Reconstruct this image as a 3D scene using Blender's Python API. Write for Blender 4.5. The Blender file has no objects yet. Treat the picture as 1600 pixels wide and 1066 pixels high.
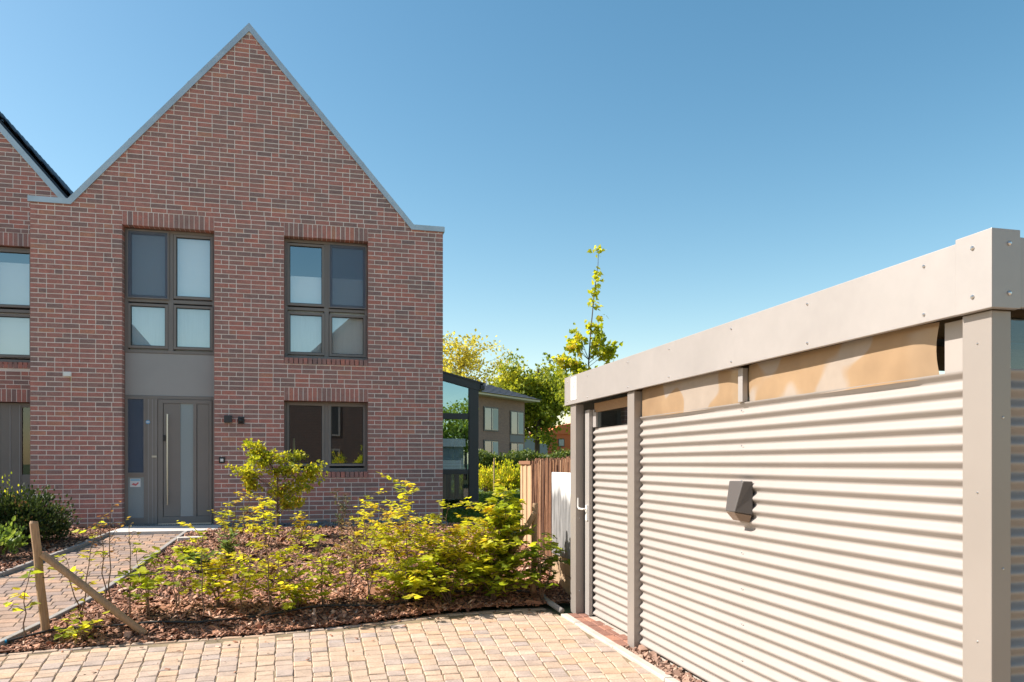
import bpy, math, random
import numpy as np
from mathutils import Matrix, Vector

random.seed(7)
rng = np.random.default_rng(11)
R = math.radians
scene = bpy.context.scene
col = scene.collection

# ------------------------------------------------------------------ camera
EYE = 1.57
YAW = math.atan(303 / 1200)
cam_data = bpy.data.cameras.new('camera')
cam = bpy.data.objects.new('camera', cam_data)
col.objects.link(cam)
cam.location = (0, 0, EYE)
cam.rotation_euler = (R(90), 0, -YAW)
cam_data.sensor_width = 36
cam_data.lens = 27.0
cam_data.shift_y = 190.5 / 1600
cam_data.clip_end = 3000
scene.camera = cam

# ------------------------------------------------------------------ sky and sun
SUN = Vector((-1.0, 0.27, 0.98)).normalized()
world = bpy.data.worlds.new('World')
scene.world = world
world.use_nodes = True
wt = world.node_tree
wt.nodes.clear()
sky = wt.nodes.new('ShaderNodeTexSky')
sky.sky_type = 'NISHITA'
sky.sun_disc = False
sky.sun_elevation = math.asin(SUN.z)
sky.sun_rotation = math.atan2(SUN.x, SUN.y)
sky.altitude = 0
sky.air_density = 1.0
sky.dust_density = 0.6
sky.ozone_density = 4.0
bg = wt.nodes.new('ShaderNodeBackground')
bg.inputs['Strength'].default_value = 0.112
wo = wt.nodes.new('ShaderNodeOutputWorld')
hsv = wt.nodes.new('ShaderNodeHueSaturation')
hsv.inputs['Saturation'].default_value = 1.26
tnt = wt.nodes.new('ShaderNodeMix')
tnt.data_type = 'RGBA'
tnt.blend_type = 'MULTIPLY'
tnt.inputs[0].default_value = 1.0
tnt.inputs[7].default_value = (1.52, 1.09, .745, 1)
wt.links.new(sky.outputs[0], hsv.inputs['Color'])
wt.links.new(hsv.outputs[0], tnt.inputs[6])
wt.links.new(tnt.outputs[2], bg.inputs[0])
wt.links.new(bg.outputs[0], wo.inputs[0])
sd = bpy.data.lights.new('sun', 'SUN')
sd.energy = 4.3
sd.angle = R(0.53)
sd.color = (1.0, 0.935, 0.86)
sun = bpy.data.objects.new('sun', sd)
col.objects.link(sun)
sun.rotation_euler = (-SUN).to_track_quat('-Z', 'Y').to_euler()
sun.location = (-30, 10, 30)
vs = scene.view_settings
vs.view_transform = 'Standard'
vs.look = 'None'
vs.exposure = 1.12
vs.gamma = 1.0
scene.cycles.max_bounces = 8
scene.cycles.transparent_max_bounces = 12


# ------------------------------------------------------------------ materials
def _mat(name):
    m = bpy.data.materials.new(name)
    m.use_nodes = True
    nt = m.node_tree
    nt.nodes.clear()
    out = nt.nodes.new('ShaderNodeOutputMaterial')
    return m, nt, out


def _ramp(nt, fac, stops, interp='LINEAR'):
    r = nt.nodes.new('ShaderNodeValToRGB')
    r.color_ramp.interpolation = interp
    els = r.color_ramp.elements
    while len(els) < len(stops):
        els.new(0.5)
    for e, (p, c) in zip(els, stops):
        e.position = p
        e.color = (*c, 1)
    nt.links.new(fac, r.inputs[0])
    return r.outputs[0]


def _noise(nt, scale, detail=4, rough=0.6, stretch=None):
    g = nt.nodes.new('ShaderNodeNewGeometry')
    v = g.outputs['Position']
    if stretch:
        mp = nt.nodes.new('ShaderNodeMapping')
        mp.inputs['Scale'].default_value = stretch
        nt.links.new(v, mp.inputs['Vector'])
        v = mp.outputs[0]
    n = nt.nodes.new('ShaderNodeTexNoise')
    n.inputs['Scale'].default_value = scale
    n.inputs['Detail'].default_value = detail
    n.inputs['Roughness'].default_value = rough
    nt.links.new(v, n.inputs['Vector'])
    return n.outputs['Fac']


def _mix(nt, a, b, fac, mode='MIX'):
    m = nt.nodes.new('ShaderNodeMix')
    m.data_type = 'RGBA'
    m.blend_type = mode
    for sock, val in ((m.inputs[0], fac), (m.inputs[6], a), (m.inputs[7], b)):
        if hasattr(val, 'is_linked'):
            nt.links.new(val, sock)
        elif isinstance(val, (int, float)):
            sock.default_value = val
        else:
            sock.default_value = (*val, 1)
    return m.outputs[2]


def surf(name, color=(.5, .5, .5), rough=.6, metal=0.0, spec=.5, tone=None, grain=None, grain_amt=.25,
         blotch=None, blotch_amt=.3, bump=None, bump_str=.2, bump_dist=.004, stretch=None, interp='LINEAR'):
    """Principled surface; tone = colour stops looked up by the per-piece 'tone' attribute."""
    m, nt, out = _mat(name)
    p = nt.nodes.new('ShaderNodeBsdfPrincipled')
    p.inputs['Roughness'].default_value = rough
    p.inputs['Metallic'].default_value = metal
    p.inputs['Specular IOR Level'].default_value = spec
    nt.links.new(p.outputs[0], out.inputs[0])
    c = color
    if tone:
        a = nt.nodes.new('ShaderNodeAttribute')
        a.attribute_name = 'tone'
        c = _ramp(nt, a.outputs['Fac'], tone, interp)
    for sc, amt in ((grain, grain_amt), (blotch, blotch_amt)):
        if sc:
            f = _noise(nt, sc, stretch=stretch if sc == grain else None)
            k = _ramp(nt, f, [(.25, (1 - amt,) * 3), (.75, (1 + amt,) * 3)])
            c = _mix(nt, c, k, 1.0, 'MULTIPLY')
    if hasattr(c, 'is_linked'):
        nt.links.new(c, p.inputs['Base Color'])
    else:
        p.inputs['Base Color'].default_value = (*c, 1)
    if bump:
        b = nt.nodes.new('ShaderNodeBump')
        b.inputs['Strength'].default_value = bump_str
        b.inputs['Distance'].default_value = bump_dist
        nt.links.new(_noise(nt, bump, stretch=stretch), b.inputs['Height'])
        nt.links.new(b.outputs[0], p.inputs['Normal'])
    return m


def leafmat(name, stops, trans=.45, tint=(1.3, 1.2, .6)):
    trans = min(.62, trans + .08)
    m, nt, out = _mat(name)
    a = nt.nodes.new('ShaderNodeAttribute')
    a.attribute_name = 'tone'
    c = _ramp(nt, a.outputs['Fac'], stops)
    p = nt.nodes.new('ShaderNodeBsdfPrincipled')
    p.inputs['Roughness'].default_value = .5
    p.inputs['Specular IOR Level'].default_value = .35
    nt.links.new(c, p.inputs['Base Color'])
    t = nt.nodes.new('ShaderNodeBsdfTranslucent')
    nt.links.new(_mix(nt, c, tint, 1.0, 'MULTIPLY'), t.inputs[0])
    mx = nt.nodes.new('ShaderNodeMixShader')
    mx.inputs[0].default_value = trans
    nt.links.new(p.outputs[0], mx.inputs[1])
    nt.links.new(t.outputs[0], mx.inputs[2])
    nt.links.new(mx.outputs[0], out.inputs[0])
    return m


def glassmat(name, ior=2.1, tint=(.82, .86, .86), rough=0.0, refl=(.86, .96, 1.0)):
    m, nt, out = _mat(name)
    fr = nt.nodes.new('ShaderNodeFresnel')
    fr.inputs['IOR'].default_value = ior
    t = nt.nodes.new('ShaderNodeBsdfTransparent')
    t.inputs[0].default_value = (*tint, 1)
    g = nt.nodes.new('ShaderNodeBsdfGlossy')
    g.inputs['Roughness'].default_value = rough
    g.inputs['Color'].default_value = (*refl, 1)
    mx = nt.nodes.new('ShaderNodeMixShader')
    ge = nt.nodes.new('ShaderNodeNewGeometry')
    inv = nt.nodes.new('ShaderNodeMath')
    inv.operation = 'SUBTRACT'
    inv.inputs[0].default_value = 1.0
    nt.links.new(ge.outputs['Backfacing'], inv.inputs[1])
    mu = nt.nodes.new('ShaderNodeMath')
    mu.operation = 'MULTIPLY'
    nt.links.new(fr.outputs[0], mu.inputs[0])
    nt.links.new(inv.outputs[0], mu.inputs[1])
    nt.links.new(mu.outputs[0], mx.inputs[0])
    nt.links.new(t.outputs[0], mx.inputs[1])
    nt.links.new(g.outputs[0], mx.inputs[2])
    nt.links.new(mx.outputs[0], out.inputs[0])
    return m


def meshscreen(name):
    m, nt, out = _mat(name)
    d = nt.nodes.new('ShaderNodeBsdfDiffuse')
    d.inputs[0].default_value = (.16, .20, .28, 1)
    t = nt.nodes.new('ShaderNodeBsdfTransparent')
    mx = nt.nodes.new('ShaderNodeMixShader')
    mx.inputs[0].default_value = .36
    nt.links.new(t.outputs[0], mx.inputs[1])
    nt.links.new(d.outputs[0], mx.inputs[2])
    nt.links.new(mx.outputs[0], out.inputs[0])
    return m


def filmmat(name):
    """Tan translucent film with an irregular greyed patch."""
    m, nt, out = _mat(name)
    f = _noise(nt, 1.25, 2)
    c = _ramp(nt, f, [(.40, (.40, .265, .155)), (.572, (.47, .32, .19)), (.59, (.48, .40, .33))])
    k = _ramp(nt, _noise(nt, 5, 3), [(.3, (.92,) * 3), (.7, (1.06,) * 3)])
    c = _mix(nt, c, k, 1.0, 'MULTIPLY')
    p = nt.nodes.new('ShaderNodeBsdfPrincipled')
    p.inputs['Roughness'].default_value = .2
    nt.links.new(c, p.inputs['Base Color'])
    t = nt.nodes.new('ShaderNodeBsdfTranslucent')
    nt.links.new(c, t.inputs[0])
    mx = nt.nodes.new('ShaderNodeMixShader')
    mx.inputs[0].default_value = .3
    nt.links.new(p.outputs[0], mx.inputs[1])
    nt.links.new(t.outputs[0], mx.inputs[2])
    nt.links.new(mx.outputs[0], out.inputs[0])
    return m


def brickpattern(name, rot_z=0.0, c1=(.26, .115, .085), c2=(.16, .09, .075), mortar=(.36, .29, .25), scale=1.0):
    """Far walls: brick pattern in the wall's own plane (u along the wall, v up)."""
    m, nt, out = _mat(name)
    g = nt.nodes.new('ShaderNodeNewGeometry')
    mp = nt.nodes.new('ShaderNodeMapping')
    mp.inputs['Rotation'].default_value = (0, 0, -rot_z)
    nt.links.new(g.outputs['Position'], mp.inputs[0])
    s = nt.nodes.new('ShaderNodeSeparateXYZ')
    nt.links.new(mp.outputs[0], s.inputs[0])
    add = nt.nodes.new('ShaderNodeMath')
    add.operation = 'ADD'
    nt.links.new(s.outputs[0], add.inputs[0])
    nt.links.new(s.outputs[1], add.inputs[1])
    cb = nt.nodes.new('ShaderNodeCombineXYZ')
    nt.links.new(add.outputs[0], cb.inputs[0])
    nt.links.new(s.outputs[2], cb.inputs[1])
    b = nt.nodes.new('ShaderNodeTexBrick')
    b.inputs['Scale'].default_value = scale
    b.inputs['Brick Width'].default_value = .25
    b.inputs['Row Height'].default_value = .0833
    b.inputs['Mortar Size'].default_value = .006
    b.inputs['Color1'].default_value = (*c1, 1)
    b.inputs['Color2'].default_value = (*c2, 1)
    b.inputs['Mortar'].default_value = (*mortar, 1)
    nt.links.new(cb.outputs[0], b.inputs[0])
    p = nt.nodes.new('ShaderNodeBsdfPrincipled')
    p.inputs['Roughness'].default_value = .85
    nt.links.new(b.outputs[0], p.inputs['Base Color'])
    nt.links.new(p.outputs[0], out.inputs[0])
    return m


BRICK_STOPS = [(0, (0.261, 0.169, 0.161)), (.12, (0.306, 0.185, 0.168)), (.3, (0.367, 0.195, 0.172)), (.5, (0.428, 0.197, 0.170)),
               (.75, (0.473, 0.199, 0.166)), (.93, (0.506, 0.202, 0.161)), (1, (0.490, 0.236, 0.166))]


def brickmat():
    m = surf('brick_clay', rough=.85, spec=.25, tone=BRICK_STOPS, grain=70, grain_amt=.26, blotch=9, blotch_amt=.14, bump=110, bump_str=.5, bump_dist=.003)
    nt = m.node_tree
    p = [n for n in nt.nodes if n.type == 'BSDF_PRINCIPLED'][0]
    src = p.inputs['Base Color'].links[0].from_socket
    fac = _ramp(nt, _noise(nt, 7.5, 3, stretch=(1, 1, 2.2)), [(.48, (0, 0, 0)), (.70, (.48, .48, .48))])
    nt.links.new(_mix(nt, src, (.315, .208, .186), fac), p.inputs['Base Color'])
    return m


M = {}
M['brick'] = brickmat()
M['mortar'] = surf('mortar', (.79, .70, .645), rough=.95, spec=.15, grain=120, grain_amt=.14, blotch=3, blotch_amt=.12, bump=200, bump_str=.3)
M['frame'] = surf('window_frame_paint', (.215, .190, .178), rough=.38, spec=.45, blotch=2, blotch_amt=.06)
M['gasket'] = surf('black_gasket', (.02, .02, .022), rough=.6)
M['panel'] = surf('spandrel_paint', (.34, .325, .325), rough=.42, blotch=1.5, blotch_amt=.06)
M['zinc'] = surf('zinc_coping', (.50, .53, .56), rough=.38, metal=.55, blotch=3, blotch_amt=.14)
M['glass'] = glassmat('window_glass', 3.6, (.97, .98, .98))
M['glass_low'] = glassmat('ground_floor_glass', 3.2)
M['glass_dark'] = glassmat('tinted_glass', 1.95, (.62, .68, .68))
M['glass_frost'] = surf('frosted_glass', (.27, .32, .35), rough=.22, spec=.8, grain=60, grain_amt=.1)
M['screen'] = meshscreen('insect_screen')
M['blind'] = surf('white_blind', (.84, .84, .82), rough=.8, grain=3, grain_amt=.04, stretch=(1, 1, 60))
M['curtain'] = surf('sheer_curtain', (.66, .70, .70), rough=.9, grain=5, grain_amt=.07, stretch=(12, 1, .4))
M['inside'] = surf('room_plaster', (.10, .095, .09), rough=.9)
M['steel'] = surf('brushed_steel', (.62, .61, .59), rough=.28, metal=1.0)
M['black'] = surf('black_plastic', (.022, .022, .024), rough=.45)
M['lamp'] = surf('anthracite_metal', (.05, .05, .055), rough=.4, metal=.3)
M['white'] = surf('white_plastic', (.8, .8, .78), rough=.4)
M['tile'] = surf('dark_roof_tile', (.045, .05, .06), rough=.42, blotch=6, blotch_amt=.2)
M['shed'] = surf('champagne_aluminium', (.385, .356, .334), rough=.42, metal=.25, blotch=1.6, blotch_amt=.06, grain=12, grain_amt=.03)
M['post'] = surf('post_aluminium', (.31, .274, .245), rough=.42, metal=.25, blotch=1.6, blotch_amt=.06)
M['corr'] = surf('corrugated_steel', (.335, .302, .276), rough=.42, metal=.0, blotch=1.2, blotch_amt=.05, grain=8, grain_amt=.025)
M['film'] = filmmat('tan_film')
M['woodin'] = surf('shed_timber', (.33, .2, .11), rough=.7, grain=12, stretch=(1, 8, 8))
M['concrete'] = surf('pale_concrete', (.46, .41, .35), rough=.85, blotch=4, blotch_amt=.18, grain=60, grain_amt=.12, bump=60, bump_str=.3)
M['kerb'] = surf('kerb_concrete', (.29, .265, .24), rough=.9, blotch=5, blotch_amt=.2, grain=70, grain_amt=.2, bump=70, bump_str=.4)
M['slab'] = surf('door_slab', (.58, .54, .49), rough=.8, blotch=3, blotch_amt=.1, grain=40, grain_amt=.08)
PAVE_STOPS = [(0, (0.345, 0.283, 0.247)), (.12, (0.388, 0.296, 0.231)), (.45, (0.431, 0.316, 0.227)), (.7, (0.462, 0.336, 0.240)), (.9, (0.457, 0.300, 0.193)), (1, (0.492, 0.377, 0.294))]
M['paver'] = surf('tumbled_paver', rough=.85, spec=.25, tone=PAVE_STOPS, grain=55, grain_amt=.2, blotch=6, blotch_amt=.22, bump=70, bump_str=.5, bump_dist=.004)
PATH_STOPS = [(0, (0.248, 0.189, 0.163)), (.4, (0.331, 0.232, 0.172)), (.75, (0.386, 0.258, 0.181)), (1, (0.423, 0.267, 0.181))]
M['pathpaver'] = surf('path_paver', rough=.85, spec=.25, tone=PATH_STOPS, grain=55, grain_amt=.2, blotch=6, blotch_amt=.2, bump=70, bump_str=.4)
M['redpaver'] = surf('red_clay_paver', rough=.85, tone=[(0, (.22, .105, .075)), (1, (.36, .17, .11))], grain=50, grain_amt=.25, bump=70, bump_str=.4)
M['joint'] = surf('joint_sand', (.20, .15, .09), rough=.95, grain=90, grain_amt=.35, blotch=4, blotch_amt=.3)
M['yard'] = surf('yard_paving', (.36, .28, .20), rough=.9, grain=8, grain_amt=.2)
M['soil'] = surf('garden_soil', (0.098, 0.059, 0.042), rough=.95, grain=40, grain_amt=.5, bump=40, bump_str=.8, bump_dist=.03)
M['bark'] = surf('bark_chip', rough=.75, spec=.4, tone=[(0, (0.073, 0.035, 0.022)), (.3, (0.207, 0.093, 0.052)), (.6, (0.401, 0.185, 0.103)), (.85, (0.522, 0.290, 0.189)), (1, (0.681, 0.499, 0.378))],
                 grain=60, grain_amt=.3)
M['pebble'] = surf('grey_pebble', rough=.7, tone=[(0, (.08, .08, .085)), (.6, (.17, .17, .175)), (1, (.33, .32, .31))])
M['gravel'] = surf('red_gravel', rough=.8, tone=[(0, (.18, .10, .07)), (.6, (.33, .20, .14)), (1, (.5, .38, .28))])
M['stone'] = surf('flat_step_stone', (.52, .47, .41), rough=.85, grain=25, grain_amt=.15)
M['ground'] = surf('open_ground', (.10, .12, .045), rough=.95, grain=1.5, grain_amt=.3, blotch=.15, blotch_amt=.25)
M['lawn'] = surf('lawn_base', (.06, .10, .025), rough=.95, grain=30, grain_amt=.3)
M['grass'] = leafmat('grass_blade', [(0, (.07, .12, .02)), (.6, (.13, .19, .03)), (1, (.22, .25, .05))], .35)
M['stake'] = surf('round_wood_stake', (.34, .215, .12), rough=.75, grain=14, grain_amt=.3, stretch=(6, 6, .6), bump=30, bump_str=.3)
M['plank'] = surf('pale_plank', rough=.75, tone=[(0, (.42, .26, .14)), (1, (.56, .37, .22))], grain=20, grain_amt=.25, stretch=(5, 5, .4), bump=30, bump_str=.4)
M['brush'] = surf('brushwood', rough=.85, tone=[(0, (.10, .045, .025)), (.5, (.24, .115, .06)), (.85, (.36, .19, .10)), (1, (.46, .29, .17))], grain=40, grain_amt=.35, stretch=(3, 3, .5))
M['stem'] = surf('woody_stem', (.15, .095, .06), rough=.8, grain=40, grain_amt=.3)
M['trunk'] = surf('tree_bark', (.10, .075, .055), rough=.9, grain=12, grain_amt=.4)
M['hose'] = surf('black_drip_hose', (.018, .017, .017), rough=.5)
M['rust'] = surf('weathered_board', (.36, .25, .15), rough=.85, grain=10, grain_amt=.3, stretch=(6, 6, .7), bump=20, bump_str=.4)
M['orange'] = surf('orange_render', (.62, .16, .055), rough=.8, blotch=.4, blotch_amt=.06)
M['greywall'] = surf('blue_grey_cladding', (.24, .29, .34), rough=.6, blotch=.3, blotch_amt=.05)
M['fascia_w'] = surf('cream_fascia', (.62, .55, .42), rough=.6)
M['anth'] = surf('anthracite_frame', (.052, .052, .058), rough=.4, blotch=2, blotch_amt=.1)
M['leaf_spring'] = leafmat('spring_leaf', [(0, (0.205, 0.273, 0.023)), (.35, (0.425, 0.481, 0.034)), (.75, (0.630, 0.611, 0.052)), (1, (0.713, 0.546, 0.069))], .55)
M['leaf_currant'] = leafmat('currant_leaf', [(0, (0.151, 0.221, 0.023)), (.4, (0.356, 0.442, 0.040)), (.8, (0.602, 0.624, 0.057)), (1, (0.685, 0.598, 0.069))], .52)
M['leaf_tip'] = leafmat('orange_tipped_leaf', [(0, (.20, .26, .02)), (.6, (.50, .52, .045)), (.88, (.62, .52, .06)), (1, (.52, .20, .07))], .5)
M['leaf_bud'] = leafmat('bud_leaf', [(0, (.18, .20, .03)), (.6, (.34, .30, .06)), (1, (.34, .15, .07))], .45)
M['leaf_dry'] = leafmat('dry_leaf', [(0, (.16, .10, .045)), (.5, (.30, .19, .09)), (1, (.38, .30, .12))], .3)
M['leaf_dark'] = leafmat('evergreen_leaf', [(0, (0.025, 0.045, 0.016)), (.6, (0.057, 0.087, 0.025)), (.9, (0.123, 0.172, 0.039)), (1, (0.164, 0.101, 0.059))], .2)
M['leaf_fresh'] = leafmat('fresh_green_leaf', [(0, (.07, .13, .02)), (.6, (.16, .25, .05)), (1, (.26, .34, .09))], .4)
M['leaf_tree'] = leafmat('tree_leaf', [(0, (0.121, 0.176, 0.019)), (.5, (0.297, 0.351, 0.039)), (1, (0.540, 0.513, 0.065))], .5)
M['leaf_yellow'] = leafmat('yellow_tree_leaf', [(0, (0.340, 0.318, 0.049)), (.5, (0.567, 0.503, 0.086)), (1, (0.680, 0.635, 0.173))], .5)
M['leaf_hedge'] = leafmat('hedge_leaf', [(0, (0.056, 0.088, 0.021)), (.6, (0.128, 0.176, 0.035)), (1, (0.272, 0.304, 0.056))], .3)


# ------------------------------------------------------------------ mesh helpers
def raw_mesh(name, V, F, tone=None, smooth=False):
    """V (n,3) array, F (m,k) array of equal-sized faces, tone per vertex."""
    V = np.asarray(V, dtype=np.float32)
    F = np.asarray(F, dtype=np.int32)
    me = bpy.data.meshes.new(name)
    me.vertices.add(len(V))
    me.vertices.foreach_set('co', V.ravel())
    k = F.shape[1]
    me.loops.add(F.size)
    me.loops.foreach_set('vertex_index', F.ravel())
    me.polygons.add(len(F))
    me.polygons.foreach_set('loop_start', np.arange(0, F.size, k, dtype=np.int32))
    me.polygons.foreach_set('loop_total', np.full(len(F), k, dtype=np.int32))
    me.polygons.foreach_set('use_smooth', np.full(len(F), bool(smooth)))
    me.update(calc_edges=True)
    if tone is not None:
        a = me.attributes.new('tone', 'FLOAT', 'POINT')
        a.data.foreach_set('value', np.asarray(tone, dtype=np.float32))
    return me


def put(o, parent=None, label=None, cat=None, group=None, kind=None):
    col.objects.link(o)
    if parent is not None:
        o.parent = parent
        o.matrix_parent_inverse = Matrix.Translation(-Vector(parent.get('_w', (0, 0, 0))))
    if label: o['label'] = label
    if cat: o['category'] = cat
    if group: o['group'] = group
    if kind: o['kind'] = kind
    return o


def mesh_obj(name, me, mat, parent=None, **kw):
    o = bpy.data.objects.new(name, me)
    if mat is not None and not me.materials:
        me.materials.append(mat)
    return put(o, parent, **kw)


def thing(name, loc, label, cat, group=None):
    o = bpy.data.objects.new(name, None)
    o.empty_display_size = .2
    o.location = loc
    o['_w'] = tuple(loc)
    return put(o, None, label, cat, group)


class MB:
    def __init__(self):
        self.v, self.f, self.t, self.tv = [], [], [], 0.5

    def add(self, vs_, fs):
        n = len(self.v)
        self.v += [tuple(p) for p in vs_]
        self.t += [self.tv] * len(vs_)
        self.f += [tuple(i + n for i in f) for f in fs]
        return self

    def box(self, x0, y0, z0, x1, y1, z1):
        return self.add([(x0, y0, z0), (x1, y0, z0), (x1, y1, z0), (x0, y1, z0), (x0, y0, z1), (x1, y0, z1), (x1, y1, z1), (x0, y1, z1)],
                        [(0, 3, 2, 1), (4, 5, 6, 7), (0, 1, 5, 4), (1, 2, 6, 5), (2, 3, 7, 6), (3, 0, 4, 7)])

    def ring(self, x0, z0, x1, z1, w, y0, y1):
        """rectangular frame in the xz plane"""
        self.box(x0, y0, z0, x0 + w, y1, z1)
        self.box(x1 - w, y0, z0, x1, y1, z1)
        self.box(x0 + w, y0, z0, x1 - w, y1, z0 + w)
        self.box(x0 + w, y0, z1 - w, x1 - w, y1, z1)
        return self

    def prism(self, poly, a, b, axis='y'):
        """extrude a 2-D polygon; axis y: (x,z), axis z: (x,y), axis x: (y,z)"""
        n = len(poly)
        def p3(p, t):
            return {'y': (p[0], t, p[1]), 'z': (p[0], p[1], t), 'x': (t, p[0], p[1])}[axis]
        vv = [p3(p, a) for p in poly] + [p3(p, b) for p in poly]
        ff = [tuple(range(n)), tuple(range(2 * n - 1, n - 1, -1))]
        ff += [(i, i + n, (i + 1) % n + n, (i + 1) % n) for i in range(n)]
        return self.add(vv, ff)

    def tube(self, pts, rad, n=6, cap=True):
        pts = [Vector(p) for p in pts]
        rad = [float(q) for q in rad] if isinstance(rad, (list, tuple)) else [float(rad)] * len(pts)
        rings = []
        for i, p in enumerate(pts):
            d = (pts[min(i + 1, len(pts) - 1)] - pts[max(i - 1, 0)])
            d = d.normalized() if d.length > 1e-9 else Vector((0, 0, 1))
            a = d.cross(Vector((0, 0, 1)) if abs(d.z) < .9 else Vector((1, 0, 0))).normalized()
            b = d.cross(a)
            rings.append([p + rad[i] * (math.cos(2 * math.pi * k / n) * a + math.sin(2 * math.pi * k / n) * b) for k in range(n)])
        vv = [q for r in rings for q in r]
        ff = []
        for i in range(len(pts) - 1):
            for k in range(n):
                k2 = (k + 1) % n
                ff.append((i * n + k, i * n + k2, (i + 1) * n + k2, (i + 1) * n + k))
        if cap:
            ff.append(tuple(range(n - 1, -1, -1)))
            ff.append(tuple(range((len(pts) - 1) * n, len(pts) * n)))
        return self.add(vv, ff)

    def build(self, name, mat, parent=None, smooth=False, bevel=0, top=False, **kw):
        me = bpy.data.meshes.new(name)
        V = np.array(self.v, dtype=float)
        off = np.zeros(3)
        if top:
            off = np.array([(V[:, 0].min() + V[:, 0].max()) / 2, (V[:, 1].min() + V[:, 1].max()) / 2, V[:, 2].min()])
        me.from_pydata((V - off).tolist(), [], self.f)
        a = me.attributes.new('tone', 'FLOAT', 'POINT')
        a.data.foreach_set('value', np.array(self.t, dtype=np.float32))
        if smooth:
            me.polygons.foreach_set('use_smooth', np.ones(len(me.polygons), dtype=bool))
        me.update()
        o = mesh_obj(name, me, mat, parent, **kw)
        if top:
            o.location = off.tolist()
            o['_w'] = tuple(off.tolist())
        if bevel:
            b = o.modifiers.new('bevel', 'BEVEL')
            b.width = bevel
            b.segments = 2
            b.limit_method = 'ANGLE'
        return o


def lerp(pts, t):
    for (a, va), (b, vb) in zip(pts, pts[1:]):
        if t <= b:
            k = max(0, (t - a) / (b - a))
            return va + (vb - va) * k
    return pts[-1][1]


# ------------------------------------------------------------------ terrain
def gz(y):
    """level of paths and garden: the plot climbs towards the house"""
    return lerp([(-500, 0), (7.3, 0), (13.4, .42), (900, .42)], y)


def edge_front(x):
    """y of the bed's front edge (meets the yard paving)"""
    return lerp([(-9, 7.0), (-2.6, 7.18), (-1.6, 7.33), (-.55, 7.42), (.38, 7.63), (1.32, 7.93), (1.9, 8.0), (9, 8.0)], x)


def path_r(y):
    return lerp([(6.9, -2.74), (7.45, -2.64), (9.1, -2.33), (13.5, -2.12)], y)


def path_l(y):
    return lerp([(6.9, -5.2), (10.26, -3.66), (12.95, -3.2), (13.6, -3.2)], y)


def bed_z(x, y):
    t = max(0, min(1, (y - edge_front(x)) / .55))
    s = t * t * (3 - 2 * t)
    n = .025 * math.sin(2.1 * x + 1.3) * math.sin(1.7 * y + x)
    s *= max(0, min(1, (x - path_r(y) - .06) / .45))
    ramp = max(0, min(1, (13.6 - y) / .5))
    return gz(y) + (.085 * s + n * s) * (0.3 + .7 * ramp) + .004


# ground: one sheet to the horizon
xs = [-900, -60, -20, -8, -5, -2, 0, 2.5, 5, 10, 30, 80, 900]
ys = [-900, -60, -12, 0, 5, 7.3, 9, 11, 13.4, 16, 25, 40, 70, 120, 900]
V = [(x, y, gz(y) - .07) for y in ys for x in xs]
nx = len(xs)
F = [(j * nx + i, j * nx + i + 1, (j + 1) * nx + i + 1, (j + 1) * nx + i) for j in range(len(ys) - 1) for i in range(nx - 1)]
mesh_obj('ground', raw_mesh('ground', V, F), M['ground'], kind='structure', label='open ground around the houses')

# yard around and behind the camera, its visible part laid with single pavers
yard = MB()
yard.add([(-40, -10.6, -.012), (2.42, -10.6, -.012), (2.42, 5.0, -.012), (-40, 5.0, -.012)], [(0, 1, 2, 3)])
yard.add([(2.42, -10.6, -.012), (40, -10.6, -.012), (40, 2.2, -.012), (2.42, 2.2, -.012)], [(0, 1, 2, 3)])
yard.build('yard', M['yard'], kind='structure', label='pale block paved yard in the foreground')
jx = [-40, -9, -5.2, -2.6, -1.6, -.55, .38, 1.32, 1.9, 2.42]
V = [(x, 5.0, -.008) for x in jx] + [(x, edge_front(x) + .03, -.008) for x in jx]
n = len(jx)
paving = mesh_obj('paving', raw_mesh('paving', V, [(i, i + 1, n + i + 1, n + i) for i in range(n - 1)]), M['joint'],
                  kind='structure', label='tumbled tan block paving in front of the planting bed')


def block_variant(i, w, l, h=.05, jit=.006, bev=.012):
    r = random.Random(i)
    c = [(-w / 2, -l / 2), (w / 2, -l / 2), (w / 2, l / 2), (-w / 2, l / 2)]
    c = [(x + r.uniform(-jit, jit), y + r.uniform(-jit, jit)) for x, y in c]
    V = [(x, y, -h) for x, y in c] + [(x, y, -bev * .8) for x, y in c]
    V += [(x * (1 - 2 * bev / w), y * (1 - 2 * bev / l), r.uniform(-.0012, .001)) for x, y in c]
    F = []
    for a in (0, 4):
        for k in range(4):
            k2 = (k + 1) % 4
            F.append((a + k, a + k2, a + 4 + k2, a + 4 + k))
    F.append((8, 9, 10, 11))
    return np.array(V), np.array(F)


def pieces(items, variants, name, mat, parent, limit=300, rest_name=None, rank=None):
    """items: (variant index, 4x4 matrix). The largest in view become objects, the rest one joined part."""
    meshes = {}
    order = sorted(range(len(items)), key=lambda i: rank(items[i][1]) if rank else i)
    for i in order[:limit]:
        vi, mtx = items[i]
        if vi not in meshes:
            Vv, Fv, tone = variants[vi]
            meshes[vi] = raw_mesh(name, Vv, Fv, np.full(len(Vv), tone))
            meshes[vi].materials.append(mat)
        o = bpy.data.objects.new(name, meshes[vi])
        o.matrix_basis = mtx
        put(o, parent)
    rest = order[limit:]
    if rest:
        VV, FF, TT, off = [], [], [], 0
        for i in rest:
            vi, mtx = items[i]
            Vv, Fv, tone = variants[vi]
            m = np.array(mtx)
            VV.append(Vv @ m[:3, :3].T + m[:3, 3])
            FF.append(Fv + off)
            TT.append(np.full(len(Vv), random.random()))
            off += len(Vv)
        mesh_obj(rest_name or name + 's', raw_mesh(name, np.concatenate(VV), np.concatenate(FF), np.concatenate(TT)), mat, parent, kind='stuff')


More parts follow.
